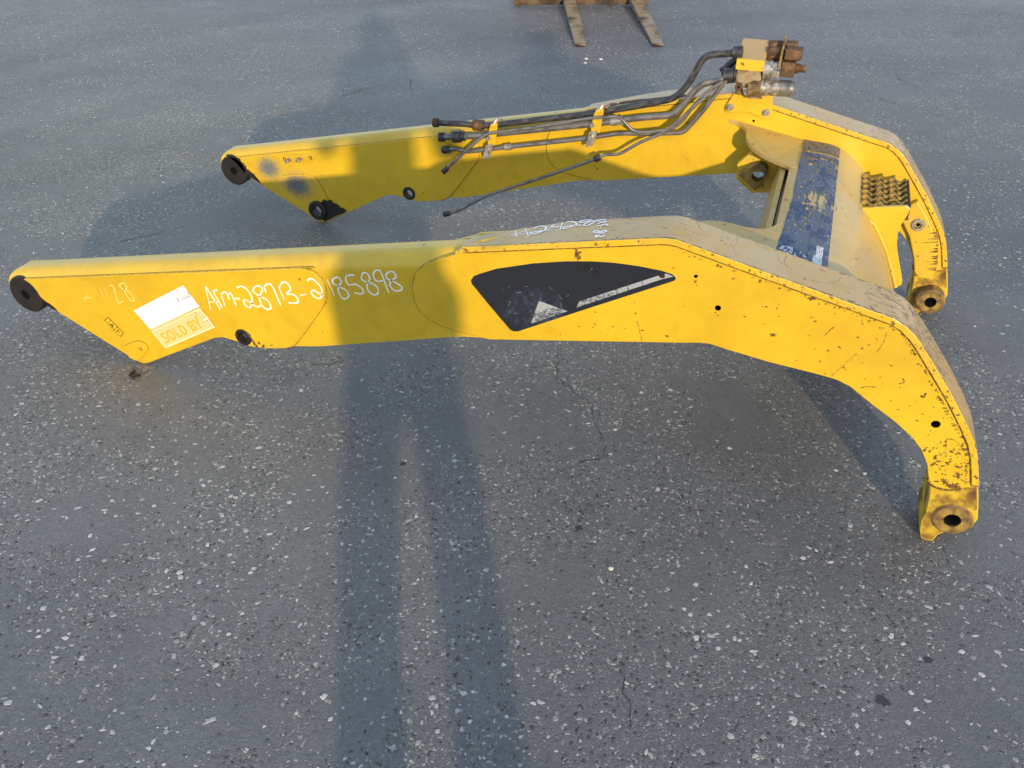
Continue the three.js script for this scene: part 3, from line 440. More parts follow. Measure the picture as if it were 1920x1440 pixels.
part('paper_label', sheet([[-1.857, 0.088], [-1.631, 0.217], [-1.672, 0.279], [-1.898, 0.150]], ZF, 0.0012, 0.002), new THREE.MeshStandardMaterial({ roughness: 0.55, map: canvasTex(900, 280, (x, w, h) => {
  x.fillStyle = '#e9dcae'; x.fillRect(0, 0, w, h); x.fillStyle = '#e0c088'; x.fillRect(26, 34, w - 52, h - 58); x.strokeStyle = '#a98b2c'; x.lineWidth = 3; x.strokeRect(26, 34, w - 52, h - 58);
  x.fillStyle = '#d6a822'; x.font = 'bold 196px sans-serif'; x.save(); x.translate(70, 226); x.scale(0.88, 1); x.fillText('SOLD BY', 0, 0); x.restore();
  x.strokeStyle = '#6b4a12'; x.lineWidth = 5; x.beginPath(); x.moveTo(0, 10); x.lineTo(500, 14); x.lineTo(820, 26); x.moveTo(800, 30); x.quadraticCurveTo(770, 70, 730, 88); x.moveTo(880, 120); x.lineTo(806, 128); x.moveTo(890, 168); x.quadraticCurveTo(840, 166, 790, 176); x.stroke();
  x.fillStyle = '#f5ecc4'; x.fillRect(812, 132, 70, 30);
}) }), nearArm, 'worn yellow sold-by label');
part('pictogram_label', sheet([[-2.037, 0.095], [-2.017, 0.113], [-2.064, 0.167], [-2.085, 0.149]].map((q, i, a) => a[(i + 0) % 4]), ZF), new THREE.MeshStandardMaterial({ roughness: 0.5, map: canvasTex(160, 430, (x, w, h) => {
  x.fillStyle = '#3a2c08'; x.fillRect(0, 0, w, h); x.fillStyle = '#d9b117'; x.fillRect(14, 14, w - 28, 60); x.fillRect(14, 84, w - 28, 160); x.fillRect(14, 258, w - 28, 158);
  x.fillStyle = '#3a2c08'; x.beginPath(); x.moveTo(34, 104); x.lineTo(34, 226); x.lineTo(128, 165); x.fill(); x.fillStyle = '#d9b117'; x.fillRect(50, 158, 34, 14); x.fillStyle = '#3a2c08'; x.fillRect(36, 300, 88, 22); x.fillRect(72, 320, 18, 70);
}) }), nearArm);
// dark decal with worn white marks
{
  const D = [[-0.757, 0.53], [-0.759, 0.54], [-0.75, 0.554], [-0.735, 0.563], [-0.688, 0.586], [-0.587, 0.619], [-0.504, 0.639], [-0.44, 0.65], [-0.383, 0.656], [-0.32, 0.6575], [-0.265, 0.655], [-0.237, 0.65], [-0.228, 0.642], [-0.2305, 0.635], [-0.24, 0.629], [-0.43, 0.522], [-0.626, 0.410], [-0.638, 0.407], [-0.648, 0.409], [-0.657, 0.418], [-0.708, 0.474]];
  const W = 1200, H = 560, X = x => (x / 1000 + 0.77) / 0.56 * W, Y = y => H - (y / 1000 - 0.395) / 0.275 * H;
  const map = canvasTex(W, H, (x) => {
    x.fillStyle = '#1a1e26'; x.fillRect(0, 0, W, H);
    const poly = (p, f) => { x.fillStyle = f; x.beginPath(); p.forEach((q, i) => i ? x.lineTo(X(q[0]), Y(q[1])) : x.moveTo(X(q[0]), Y(q[1]))); x.fill(); };
    for (let n = 0; n < 900; n++) { x.fillStyle = `rgba(${140 + 60 * rnd() | 0},${150 + 50 * rnd() | 0},${165 + 50 * rnd() | 0},${0.05 + 0.1 * rnd()})`; x.fillRect(rnd() * W, rnd() * H, 2 + 12 * rnd() * rnd(), 1 + 2 * rnd()); }
    for (let n = 0; n < 700; n++) { const q = Math.sqrt(rnd()), an = rnd() * 6.283; x.fillStyle = n % 3 ? `rgba(18,28,52,0.10)` : `rgba(120,134,158,0.07)`; x.beginPath(); x.ellipse(X(-590 + 85 * q * Math.cos(an)), Y(488 + 58 * q * Math.sin(an) + 20 * q * Math.cos(an)), 6 + 26 * rnd(), 3 + 12 * rnd(), rnd() * 3, 0, 7); x.fill(); }
    poly([[-570, 514], [-492, 499], [-592, 440]], '#969da7'); poly([[-463, 533], [-267, 643], [-252, 650], [-234, 645], [-263, 632], [-469, 514]], '#979ea8');
    for (const [p, q, n] of [[[-470, 520], [-400, 560], 260], [[-400, 560], [-330, 600], 90], [[-590, 445], [-500, 500], 520]]) for (let i = 0; i < n; i++) { const t = rnd(); x.fillStyle = `rgba(38,44,54,${0.3 + 0.5 * rnd()})`; x.fillRect(X(lerp(p[0], q[0], t) + rr(-18, 18)), Y(lerp(p[1], q[1], t) + rr(-14, 22)), 2 + 14 * rnd(), 1 + 4 * rnd()); }
    for (let i = 0; i < 420; i++) { const u = rnd(), w = rnd(); x.fillStyle = `rgba(${150 + 40 * rnd() | 0},${158 + 40 * rnd() | 0},${172 + 40 * rnd() | 0},${0.1 + 0.25 * rnd()})`; x.fillRect(X(lerp(-600, -485, u) + rr(-8, 8)), Y(lerp(440, 520, w * (1 - Math.abs(u - 0.3))) + 6), 1 + 16 * rnd() * rnd(), 1 + 3 * rnd()); }
    x.strokeStyle = 'rgba(30,34,40,0.9)'; x.lineWidth = 3; for (const [a, b] of [[-402, 560], [-372, 576], [-345, 592], [-310, 612]]) { x.beginPath(); x.moveTo(X(a), Y(b + 14)); x.lineTo(X(a + 5), Y(b - 12)); x.stroke(); }
    x.strokeStyle = 'rgba(190,198,210,0.5)'; x.lineWidth = 2.5; for (const l of [[[-672, 530], [-667, 528]], [[-655, 541], [-650, 540]], [[-632, 527], [-618, 531]], [[-650, 498], [-655, 480]], [[-652, 497], [-646, 494]], [[-640, 462], [-628, 466]], [[-545, 560], [-533, 553]], [[-520, 543], [-508, 530]], [[-497, 540], [-490, 548]], [[-513, 520], [-508, 505]], [[-440, 620], [-434, 634]], [[-610, 548], [-600, 552]]]) { x.beginPath(); l.forEach((q, i) => i ? x.lineTo(X(q[0]), Y(q[1])) : x.moveTo(X(q[0]), Y(q[1]))); x.stroke(); }
    x.fillStyle = '#120a06'; for (let n = 0; n < 46; n++) { x.globalAlpha = 0.5; x.beginPath(); x.ellipse(X(-478 + rr(0, 62)), Y(650 - rr(0, 30)), 3 + 9 * rnd(), 2 + 5 * rnd(), rnd(), 0, 7); x.fill(); }
    x.globalAlpha = 1; x.fillStyle = '#2b241c'; x.beginPath(); x.ellipse(X(-262), Y(642), 16, 13, 0, 0, 7); x.fill();
  });
  const g = plate(D, ZF + 0.0012, 0.0012, [], 0.0003), u = g.attributes.uv, p = g.attributes.position;
  for (let i = 0; i < u.count; i++) u.setXY(i, (p.getX(i) + 0.77) / 0.56, (p.getY(i) - 0.395) / 0.275);
  part('decal', g, new THREE.MeshPhysicalMaterial({ map, roughness: 0.35, clearcoat: 1, clearcoatRoughness: 0.12 }), nearArm, 'dark decal with worn white triangle and stripe');
}

// ---- cross member between the arms
const TUBE = [[-0.032, 0.602], [0.0, 0.607], [0.06, 0.606], [0.1, 0.599], [0.135, 0.584], [0.168, 0.56], [0.205, 0.528], [0.247, 0.48], [0.28, 0.434], [0.308, 0.389], [0.338, 0.327], [0.362, 0.27], [0.378, 0.222], [0.384, 0.19]];
const tubeS = smoothLine(TUBE, 4), tubeU = tubeS.filter(q => q[1] > 0.36), tubeL = tubeS.slice(tubeU.length - 1);
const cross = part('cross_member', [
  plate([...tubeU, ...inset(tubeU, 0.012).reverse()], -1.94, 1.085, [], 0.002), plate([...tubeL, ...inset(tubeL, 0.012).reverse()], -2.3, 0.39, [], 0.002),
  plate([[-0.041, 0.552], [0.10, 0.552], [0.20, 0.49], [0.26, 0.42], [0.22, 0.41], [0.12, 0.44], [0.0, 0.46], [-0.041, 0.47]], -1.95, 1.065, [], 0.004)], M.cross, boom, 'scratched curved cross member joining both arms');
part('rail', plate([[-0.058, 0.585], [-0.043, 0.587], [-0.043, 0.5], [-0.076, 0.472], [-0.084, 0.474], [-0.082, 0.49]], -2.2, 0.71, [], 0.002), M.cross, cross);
function web(poly, yAt) {                                // horizontal gusset with a shaped edge
  const s = shapeOf(poly.map(q => [q[0] / 1000, -q[1] / 1000])), g = new THREE.ExtrudeGeometry(s, { depth: 0.012, bevelEnabled: true, bevelSize: 0.002, bevelThickness: 0.002, bevelOffset: -0.002, bevelSegments: 2 });
  g.rotateX(-Math.PI / 2); const p = g.attributes.position;
  for (let i = 0; i < p.count; i++) p.setY(i, p.getY(i) - 0.012 + yAt(p.getX(i), p.getZ(i)));
  g.computeVertexNormals(); return g;
}
const curve = l => smoothLine(l, 4);
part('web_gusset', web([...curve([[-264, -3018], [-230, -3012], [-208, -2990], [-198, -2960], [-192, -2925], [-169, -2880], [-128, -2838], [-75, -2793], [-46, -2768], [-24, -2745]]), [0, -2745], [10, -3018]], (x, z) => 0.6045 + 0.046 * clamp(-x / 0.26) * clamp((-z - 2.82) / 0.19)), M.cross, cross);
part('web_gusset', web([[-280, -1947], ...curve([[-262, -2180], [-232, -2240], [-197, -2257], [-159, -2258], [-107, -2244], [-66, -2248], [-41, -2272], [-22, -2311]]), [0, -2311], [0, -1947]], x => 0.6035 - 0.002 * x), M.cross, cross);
// end plate of the cross member, reaching down beside the far arm's leg
part('end_plate', plate([[0.165, 0.508], [0.19, 0.521], [0.331, 0.548], [0.345, 0.54], [0.34, 0.515], [0.331, 0.485], [0.329, 0.457], [0.334, 0.425], [0.343, 0.395], [0.36, 0.352], [0.374, 0.318], [0.382, 0.297], [0.383, 0.283], [0.377, 0.277], [0.363, 0.279], [0.34, 0.3], [0.29, 0.38], [0.22, 0.47]], -2.69, 0.014, [], 0.002), M.paint, cross);
part('weld_bead', tube([[0.175, 0.51], [0.205, 0.499], [0.247, 0.474], [0.28, 0.428], [0.308, 0.384], [0.338, 0.322], [0.362, 0.27]].map(q => V(q[0] + 0.006, q[1] + 0.004, -2.687)), 0.006, 8), M.worn, cross);
// cylinder mount below the cross member
const mount = part('cylinder_mount', plate([[-0.208, 0.531], [-0.158, 0.59], [-0.06, 0.578], [-0.04, 0.555], [-0.06, 0.47], [-0.076, 0.445], [-0.144, 0.434], [-0.204, 0.479]], -2.92, 0.03, [[-0.133, 0.516, 0.04]], 0.003), M.worn, cross);
part('lug', plate([[-0.196, 0.507], [-0.167, 0.536], [-0.151, 0.549], [-0.133, 0.553], [-0.116, 0.549], [-0.104, 0.537], [-0.100, 0.517], [-0.112, 0.49], [-0.131, 0.456], [-0.146, 0.468]], -2.885, 0.042, [[-0.131, 0.512, 0.025]], 0.004), M.bossPaint, mount);

// blue sticker band across the cross member, worn through
{
  const W = 512, H = 1536, col = new Uint8Array(W * H * 4), al = new Uint8Array(W * H * 4);
  for (let j = 0; j < H; j++) for (let i = 0; i < W; i++) {   // j = 0 at the near end
    const u = i / W, v = j / H, k = 4 * (j * W + i), n = fbm(u * 0.33, v, 24, 4, 401), n2 = fbm(u, v * 0.3, 40, 3, 411);
    let deep = smooth(0.5, 0.56, n + (v < 0.2 ? 0.12 * (1 - u) : 0) + (v > 0.33 && v < 0.46 && u < 0.5 ? 0.12 : -0.03)), c = [lerp(0.07, 0.02, deep), lerp(0.095, 0.042, deep), lerp(0.145, 0.12, deep)];
    if (v > 0.9) c = [0.11, 0.105, 0.11];
    const worn = fbm(u, v * 3, 16, 4, 421), line = fbm(u * 0.25, v * 3, 60, 2, 431);
    let a = 1;
    const hole = (cx, cy, rx, ry, e) => { if (((u - cx) / rx) ** 2 + ((v - cy) / ry) ** 2 < 1 + e * (n2 - 0.5) * 6 + (worn - 0.5) * 5) a = 0; };
    hole(0.6, 0.515, 0.2, 0.035, 1); hole(0.52, 0.455, 0.2, 0.012, 1); hole(0.62, 0.425, 0.08, 0.012, 1); hole(0.4, 0.42, 0.06, 0.008, 1); hole(0.7, 0.845, 0.2, 0.008, 1); hole(0.3, 0.78, 0.07, 0.012, 1); hole(0.25, 0.83, 0.12, 0.006, 1);
    if (v > 0.885 && v < 0.9 + 0.006 * n2) a = 0; if (worn < 0.29 && v > 0.25 || line < 0.2) a = 0; if (u > 0.985 - 0.05 * Math.max(0, n2 - 0.55) * (v > 0.55 ? 4 : 0) || u < 0.02 + 0.12 * Math.max(0, n2 - 0.45) * (v > 0.2 ? 1 : 0)) a = 0;
    let wht = 0; if (u > 0.7 && u < 0.87 && v > 0.045 && v < 0.19 && (v < 0.125 || u > 0.74)) wht = hash(i >> 3, j >> 4, 9) > 0.12 ? 0.9 : 0.3;
    if (v > 0.05 && v < 0.15 && u > 0.06 && u < 0.32 && fbm(u, v * 3, 40, 2, 441) > 0.58) wht = 0.8;
    if (v > 0.02 && v < 0.13 && u > 0.3 && u < 0.7 && fbm(u, v * 3, 30, 2, 443) > 0.7) wht = 0.8; if (fbm(u, v * 3, 44, 2, 445) > 0.83) wht = 0.6;
    for (let m = 0; m < 3; m++) col[k + m] = srgb8(lerp(c[m] * (0.85 + 0.3 * n2), [0.62, 0.64, 0.66][m], wht)); col[k + 3] = 255;
    al[k] = al[k + 1] = al[k + 2] = a ? 255 : 0; al[k + 3] = 255;
  }
  const pos = [], uv = [], idx = [], nu = 8, nv = 30, prof = x => { let i = 0; while (i < tubeS.length - 2 && x > tubeS[i + 1][0]) i++; return lerp(tubeS[i][1], tubeS[i + 1][1], clamp((x - tubeS[i][0]) / (tubeS[i + 1][0] - tubeS[i][0]))); };
  for (let j = 0; j <= nv; j++) for (let i = 0; i <= nu; i++) { const v = j / nv, u = i / nu, z = lerp(-2.0, -3.012, v), xl = lerp(-0.022, -0.008, smooth(0.05, 0.5, v)), x = lerp(xl, 0.118, u); pos.push(x, prof(x) + 0.0016 + 0.003 * smooth(0.7, 0.8, v) * (x < 0.02 ? 1 : 0.2), z); uv.push(u, v); }
  for (let j = 0; j < nv; j++) for (let i = 0; i < nu; i++) { const a = j * (nu + 1) + i, b = a + nu + 1; idx.push(a, a + 1, b, b, a + 1, b + 1); }
  const g = new THREE.BufferGeometry(); g.setAttribute('position', new THREE.Float32BufferAttribute(pos, 3)); g.setAttribute('uv', new THREE.Float32BufferAttribute(uv, 2)); g.setIndex(idx); g.computeVertexNormals();
  part('sticker_band', g, new THREE.MeshStandardMaterial({ map: dataTex(col, W, H, true, false), alphaMap: dataTex(al, W, H, false, false), alphaTest: 0.5, side: THREE.DoubleSide, roughness: 0.5 }), cross, 'worn blue sticker band');
}
// grip tread: wavy bars between end flanges
{
  const y0 = 0.528, x0 = 0.172, x1 = 0.348, tread = part('step_tread', [box(x0, x1, y0 - 0.03, y0 - 0.022, -2.945, -2.70), box(x1 - 0.006, x1, y0 - 0.02, y0 + 0.012, -2.95, -2.71), box(x0 - 0.002, x0 + 0.003, y0 - 0.04, y0 + 0.004, -2.95, -2.69)], M.rust, cross, 'rusty serrated grip tread');
  for (let r = 0; r < 6; r++) {
    const z = -2.953 + r * 0.0455, far = [], n = 48;            // each bar runs zigzag in plan and dips a little between its teeth
    for (let i = 0; i <= n; i++) { const u = i / n, q = Math.cos(u * 4 * 6.283 + 0.5), w = Math.sign(q) * Math.pow(Math.abs(q), 0.6); far.push([lerp(x0 + 0.004, x1 - 0.007, u), -(z - 0.012 * w)]); }
    const g = new THREE.ExtrudeGeometry(shapeOf([...far, ...far.slice().reverse().map(q => [q[0], q[1] - 0.0225])]), { depth: 0.016, bevelEnabled: true, bevelSize: 0.004, bevelThickness: 0.004, bevelOffset: -0.004, bevelSegments: 2 });
    g.rotateX(-Math.PI / 2); g.translate(0, y0 - 0.012, 0); const p = g.attributes.position;
    for (let i = 0; i < p.count; i++) p.setY(i, p.getY(i) + 0.003 * Math.cos((p.getX(i) - x0) / (x1 - x0) * 4 * 6.283 + 0.5));
    g.computeVertexNormals(); part('tread_bar', g, M.mud, tread);
  }
}

// ---- far arm fittings
const lugPad = part('pad', plate([[-2.17, 0.108], [-2.182, 0.14], [-2.175, 0.17], [-2.147, 0.196], [-2.08, 0.212], [-2.012, 0.221], [-1.985, 0.214], [-1.967, 0.195], [-1.945, 0.15], [-1.93, 0.115], [-1.93, 0.07], [-1.95, 0.02], [-1.985, 0.006], [-2.015, 0.016]], ZR + 0.008, 0.008, [[...PIN, 0.03]], 0.003), M.rear, farArm);
each('grease_patch', [smoothLine([[-1.962, 0.104], [-1.946, 0.119], [-1.931, 0.112], [-1.918, 0.117], [-1.905, 0.101], [-1.889, 0.101], [-1.878, 0.088], [-1.86, 0.086], [-1.85, 0.072], [-1.905, 0.042], [-1.935, 0.024], [-1.96, 0.012], [-1.975, 0.03]], 3), [[-2.43, 0.258], [-2.40, 0.262], [-2.365, 0.25], [-2.345, 0.228], [-2.33, 0.204], [-2.30, 0.185], [-2.275, 0.158], [-2.27, 0.142], [-2.318, 0.165], [-2.35, 0.19], [-2.385, 0.23]]].map((p, i) => plate(p, ZR + (i ? 0.0015 : 0.0095), 0.0014 + (i ? 0 : 0.008), [], 0.0004)), M.greaseAndHoleShade, farArm);
const studs = part('stud_plate', plate([[-2.13, 0.268], [-2.128, 0.288], [-2.12, 0.295], [-2.0, 0.315], [-1.978, 0.316], [-1.97, 0.305], [-1.975, 0.288], [-1.99, 0.283], [-2.11, 0.262]], ZR + 0.009, 0.008, [], 0.003), M.paint, farArm);
for (const [x, y] of [[-2.09, 0.281], [-2.035, 0.292]]) part('stud', rod(V(x, y, ZR + 0.008), V(x, y, ZR + 0.042), 0.0085, 0.0075, 6), M.zinc, studs);
for (const [x, y] of [[-2.118, 0.279], [-1.985, 0.302]]) part('bolt_hole', ring(x, y, ZR + 0.0105, 0.004, 0.008, 0.0045, 0.001, 20), M.rust, studs);
const legPlate = part('doubler_plate', plate([[0.365, 0.42], [0.40, 0.45], [0.45, 0.39], [0.5, 0.31], [0.52, 0.25], [0.522, 0.195], [0.505, 0.172], [0.475, 0.17], [0.455, 0.19], [0.44, 0.24], [0.405, 0.32], [0.37, 0.37]], ZR + 0.024, 0.026, [[0.4215, 0.368, 0.012]], 0.005), M.worn, farArm, 'muddy doubler plate on the leg');
part('bushing', ring(0.4215, 0.368, ZR + 0.03, 0.02, 0.0225, 0.0115, 0.003, 28), M.zinc, legPlate);
part('bolt_hole', ring(0.4215, 0.368, ZR + 0.027, 0.03, 0.0116, 0.0098, 0.0003, 24), M.greaseAndHoleShade, legPlate);  // near-black liner, shade painted into the bushing hole
each('mud_patch', Array.from({ length: 13 }, (_, i) => {                   // smears that run across the leg from its outer edge
  const y = 0.205 + 0.15 * (i + rnd() * 0.8) / 13, xr = lerp(0.521, 0.492, clamp((y - 0.23) / 0.12)), L = rr(0.012, 0.055) * (i % 3 ? 0.7 : 1), h = rr(0.003, 0.0085), p = [];
  for (let k = 0; k <= 6; k++) p.push([xr - L * k / 6, y - 0.012 * k / 6 * (L / 0.05) + h * (1 - k / 6) * rr(0.6, 1.2)]);
  for (let k = 6; k >= 0; k--) p.push([xr - L * k / 6, y - 0.012 * k / 6 * (L / 0.05) - h * (1 - k / 6) * rr(0.6, 1.2) - 0.0006]);
  return plate(p, ZR + 0.0251 + 0.0001 * (i % 5), 0.0012, [], 0.0001);
}), M.mud, legPlate);

part('rust_brown_patch', strokes([[[-668,-3046],[-610,-3049],[-540,-3047],[-430,-3052]],[[-700,-3036],[-684,-3040],[-676,-3046]]], 0.036, onStrap, V(-0.2, 0.98, 0), -1), M.rust, farArm, 'rust-brown strip along the top of the strap');  // flat rust-brown strip laid on the top strap
// ---- hydraulic lines
const ln = (a, z) => a.map((q, i) => V(q[0] / 1000, q[1] / 1000, Array.isArray(z) ? z[i] : z));
const H1 = [[-1381,527],[-1252,537],[-1197,535],[-1125,547],[-767,626],[-569,679],[-457,714],[-418,763],[-382,849],[-361,867],[-262,883]];
const H2 = [[-1357,473],[-1203,495],[-1114,515],[-775,586],[-565,636],[-461,654],[-436,679],[-389,752],[-365,774],[-300,793]];
const H3 = [[-1341,423],[-1290,433],[-1249,425],[-1077,465],[-756,538],[-638,570],[-550,576],[-419,596],[-404,611],[-353,684],[-316,752],[-292,792]];
const H4 = [[-1335,349],[-1249,432],[-1180,497],[-1147,520],[-964,563],[-747,622],[-643,639],[-590,592],[-551,591],[-453,614],[-420,642],[-384,709],[-334,768],[-300,792]];
const H5 = [[-1312,190],[-1264,206],[-1151,280],[-972,359],[-793,440],[-708,481],[-688,494],[-632,502],[-563,555],[-489,594],[-446,631],[-359,731],[-315,780]];
const zEnd = (n, z) => Array.from({ length: n }, (_, i) => i > n - 3 ? -3.0 : z);
const L1 = part('hydraulic_tube', [pipe(ln(H1, -2.985), 0.0118, 0.04)], M.darkSteel, farArm, 'thick dark upper hydraulic tube');
each('fitting', [rod(V(-1.385, 0.5267, -2.985), V(-1.366, 0.5285, -2.985), 0.0175, 0.0175, 18), rod(V(-1.218, 0.5363, -2.985), V(-1.175, 0.5393, -2.985), 0.021, 0.021, 6)], M.rust, L1);
const L2 = part('hydraulic_tube', [pipe(ln(H2, -2.985), 0.0118, 0.035)], M.steel, farArm);
each('fitting', [rod(V(-1.362, 0.4725, -2.985), V(-1.343, 0.475, -2.985), 0.019, 0.018, 18), rod(V(-1.304, 0.4805, -2.985), V(-1.27, 0.4858, -2.985), 0.024, 0.024, 6), rod(V(-1.268, 0.486, -2.985), V(-1.255, 0.4878, -2.985), 0.018, 0.018, 18)], M.darkSteel, L2);
part('sleeve', [rod(V(-0.68, 0.608, -2.985), V(-0.635, 0.619, -2.985), 0.0165, 0.0165, 20)], M.zinc, L2);
const L3 = part('hydraulic_tube', [pipe(ln(H3, -2.988), 0.0082, 0.03)], M.steel, farArm);
each('fitting', [rod(V(-1.352, 0.4205, -2.988), V(-1.324, 0.4265, -2.988), 0.0155, 0.0155, 6), rod(V(-1.356, 0.4197, -2.988), V(-1.352, 0.4205, -2.988), 0.011, 0.011, 16)], M.darkSteel, L3);
part('sleeve', [rod(V(-1.09, 0.462, -2.988), V(-1.062, 0.4685, -2.988), 0.0125, 0.0125, 18)], M.zinc, L3);
const L4 = part('hydraulic_tube', [pipe(ln(H4, -2.958), 0.0058, 0.02)], M.steel, farArm);
each('fitting', [rod(V(-1.342, 0.342, -2.958), V(-1.322, 0.3615, -2.958), 0.0125, 0.011, 6)], M.darkSteel, L4);
const L5 = part('hydraulic_tube', [pipe(ln(H5, [-2.90, -2.91, -2.925, -2.935, -2.945, -2.95, -2.955, -2.955, -2.953, -2.953, -2.953, -2.953, -2.97]), 0.006, 0.03)], M.steel, farArm, 'thin bent tube hanging free below the arm');
each('fitting', [rod(V(-1.322, 0.187, -2.90), V(-1.295, 0.196, -2.902), 0.012, 0.0105, 6), rod(V(-0.722, 0.474, -2.949), V(-0.702, 0.485, -2.951), 0.0125, 0.0125, 8)], M.darkSteel, L5);
for (const [cx, cy, w] of [[-1.135, 0.508, 0.02], [-0.728, 0.604, 0.022]]) {
  const a = 0.28, q = (u, v) => [cx + u * Math.cos(a) + v * 0.24, cy + v + u * Math.sin(a)];
  const cl = part('tube_clamp', [plate([q(-w, 0.036), q(w * 0.7, 0.036), q(w * 0.8, 0.02), q(w * 1.1, -0.04), q(-w * 0.4, -0.045), q(-w * 0.8, -0.012)], -2.968, 0.006, [], 0.002), plate([q(-w * 0.8, 0.05), q(w * 0.4, 0.053), q(w * 0.7, 0.037), q(-w * 0.9, 0.036)], -2.962, 0.04, [], 0.003)], M.paint, farArm, 'yellow clamp bracket over the tubes');
  const b0 = q(-0.004, -0.052), b1 = q(-w * 0.6, -0.005);
  part('clamp_strap', [plate([q(-0.017, -0.032), q(0.013, -0.032), q(0.016, -0.07), q(0.012, -0.088), q(-0.012, -0.09), q(-0.018, -0.075)], -2.958, 0.012, [], 0.003)], M.zinc, cl);
  each('bolt', [rod(V(b0[0], b0[1], -2.959), V(b0[0], b0[1], -2.949), 0.009, 0.009, 6), rod(V(b1[0], b1[1], -2.966), V(b1[0], b1[1], -2.954), 0.0085, 0.0085, 6)], M.zinc, cl);
  part('clamp_strap', [tube([V(...q(-w * 0.2, 0.046), -2.965), V(...q(w * 0.1, 0.062), -2.972), V(...q(w * 0.75, 0.062), -2.985), V(...q(w * 1.1, 0.03), -2.985)], 0.0055, 8)], M.zinc, cl);
}

// ---- coupler block on top of the far arm
{
  M.strapDull = M.bossPaint;
  const bracket = part('coupler_bracket', plate([[-0.262, 0.748], [-0.285, 0.695], [-0.283, 0.682], [-0.27, 0.676], [-0.235, 0.681], [-0.205, 0.684], [-0.17, 0.673], [-0.145, 0.668], [-0.13, 0.676], [-0.126, 0.692], [-0.135, 0.752], [-0.15, 0.80], [-0.24, 0.80]], ZR + 0.012, 0.010, [], 0.003), M.paint, boom, 'yellow bolted bracket plate');
  for (const [x, y] of [[-0.268, 0.6965], [-0.146, 0.690]]) part('bolt', [rod(V(x, y, ZR + 0.011), V(x, y, ZR + 0.015), 0.0125, 0.0125, 20), rod(V(x, y, ZR + 0.015), V(x, y, ZR + 0.026), 0.0085, 0.008, 6)], M.zinc, bracket);
  const block = part('coupler_block', [box(-0.262, -0.178, 0.785, 0.845, -3.10, -2.975, 0.006), box(-0.255, -0.175, 0.745, 0.79, -3.08, -2.985, 0.008), rod(V(-0.215, 0.768, -2.99), V(-0.17, 0.775, -2.99), 0.03, 0.034, 20)], M.rustPale, bracket, 'rusty hydraulic coupler block');
  for (const [x, y] of [[-0.247, 0.777], [-0.197, 0.789]]) part('bolt', ring(x, y, -2.965, 0.012, 0.0125, 0.0055, 0.002, 20), M.rust, block);
  part('flange', plate([[-0.235, 0.775], [-0.19, 0.782], [-0.168, 0.775], [-0.164, 0.748], [-0.2, 0.742], [-0.226, 0.752]], -2.968, 0.014, [], 0.004), M.zinc, block);
  const cg = new THREE.ExtrudeGeometry(shapeOf([[-2.962, 0.835], [-2.962, 0.868], [-3.085, 0.905], [-3.10, 0.902], [-3.10, 0.84]]), { depth: 0.086, bevelEnabled: true, bevelSize: 0.002, bevelThickness: 0.002, bevelOffset: -0.002, bevelSegments: 2 });
  cg.rotateY(-Math.PI / 2); cg.scale(1, 1, 1); // profile runs along z, body along x
  { const p = cg.attributes.position; let mx = -1e9; for (let i = 0; i < p.count; i++) mx = Math.max(mx, p.getX(i)); cg.translate(-0.176 - mx, 0, 0); }
  const cover = part('cover', cg, M.worn, bracket, 'yellow cover over the couplers with a tan top');
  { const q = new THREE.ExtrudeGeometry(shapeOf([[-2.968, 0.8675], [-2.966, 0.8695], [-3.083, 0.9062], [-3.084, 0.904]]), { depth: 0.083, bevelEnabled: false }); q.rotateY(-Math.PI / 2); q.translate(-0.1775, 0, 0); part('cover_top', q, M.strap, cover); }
  each('fitting', [rod(V(-0.302, 0.80, -3.0), V(-0.27, 0.806, -3.0), 0.026, 0.026, 6), rod(V(-0.268, 0.806, -3.0), V(-0.258, 0.808, -3.0), 0.023, 0.023, 20), rod(V(-0.283, 0.880, -2.985), V(-0.252, 0.885, -2.985), 0.023, 0.023, 6), rod(V(-0.31, 0.79, -3.03), V(-0.26, 0.81, -3.03), 0.018, 0.022, 16), rod(V(-0.32, 0.80, -3.05), V(-0.26, 0.86, -3.06), 0.012, 0.014, 12)], M.darkSteel, block);
  // couplers pointing away to the right
  const dx = V(0.995, 0.04, 0.0).normalize(), P = (x, y, z, l) => [V(x, y, z), V(x, y, z).addScaledVector(dx, l)];
  part('quick_coupler', [rod(...P(-0.175, 0.779, -2.985, 0.018), 0.028, 0.028, 28), rod(...P(-0.157, 0.78, -2.985, 0.036), 0.0255, 0.0255, 28), rod(...P(-0.121, 0.7815, -2.985, 0.004), 0.028, 0.028, 28)], M.zinc, bracket);
  part('quick_coupler', [rod(...P(-0.117, 0.782, -2.985, 0.036), 0.0265, 0.0265, 28), rod(...P(-0.081, 0.784, -2.985, 0.011), 0.024, 0.0225, 28)], M.steel, bracket);
  part('quick_coupler', [rod(...P(-0.176, 0.835, -2.99, 0.026), 0.03, 0.03, 24), rod(...P(-0.15, 0.836, -2.99, 0.016), 0.024, 0.026, 24), box(-0.15, -0.124, 0.815, 0.842, -2.985, -2.955, 0.004)], M.zinc, bracket);
  part('quick_coupler', [box(-0.122, -0.078, 0.822, 0.868, -3.03, -2.965, 0.004), rod(...P(-0.078, 0.847, -2.99, 0.012), 0.016, 0.0155, 8), rod(...P(-0.066, 0.848, -2.99, 0.022), 0.0125, 0.0125, 16)], M.rust, bracket);
  part('quick_coupler', [rod(...P(-0.178, 0.875, -3.03, 0.045), 0.024, 0.024, 8), rod(...P(-0.178, 0.888, -3.07, 0.05), 0.022, 0.022, 8), rod(...P(-0.133, 0.877, -3.03, 0.016), 0.015, 0.015, 16)], M.rust, bracket);
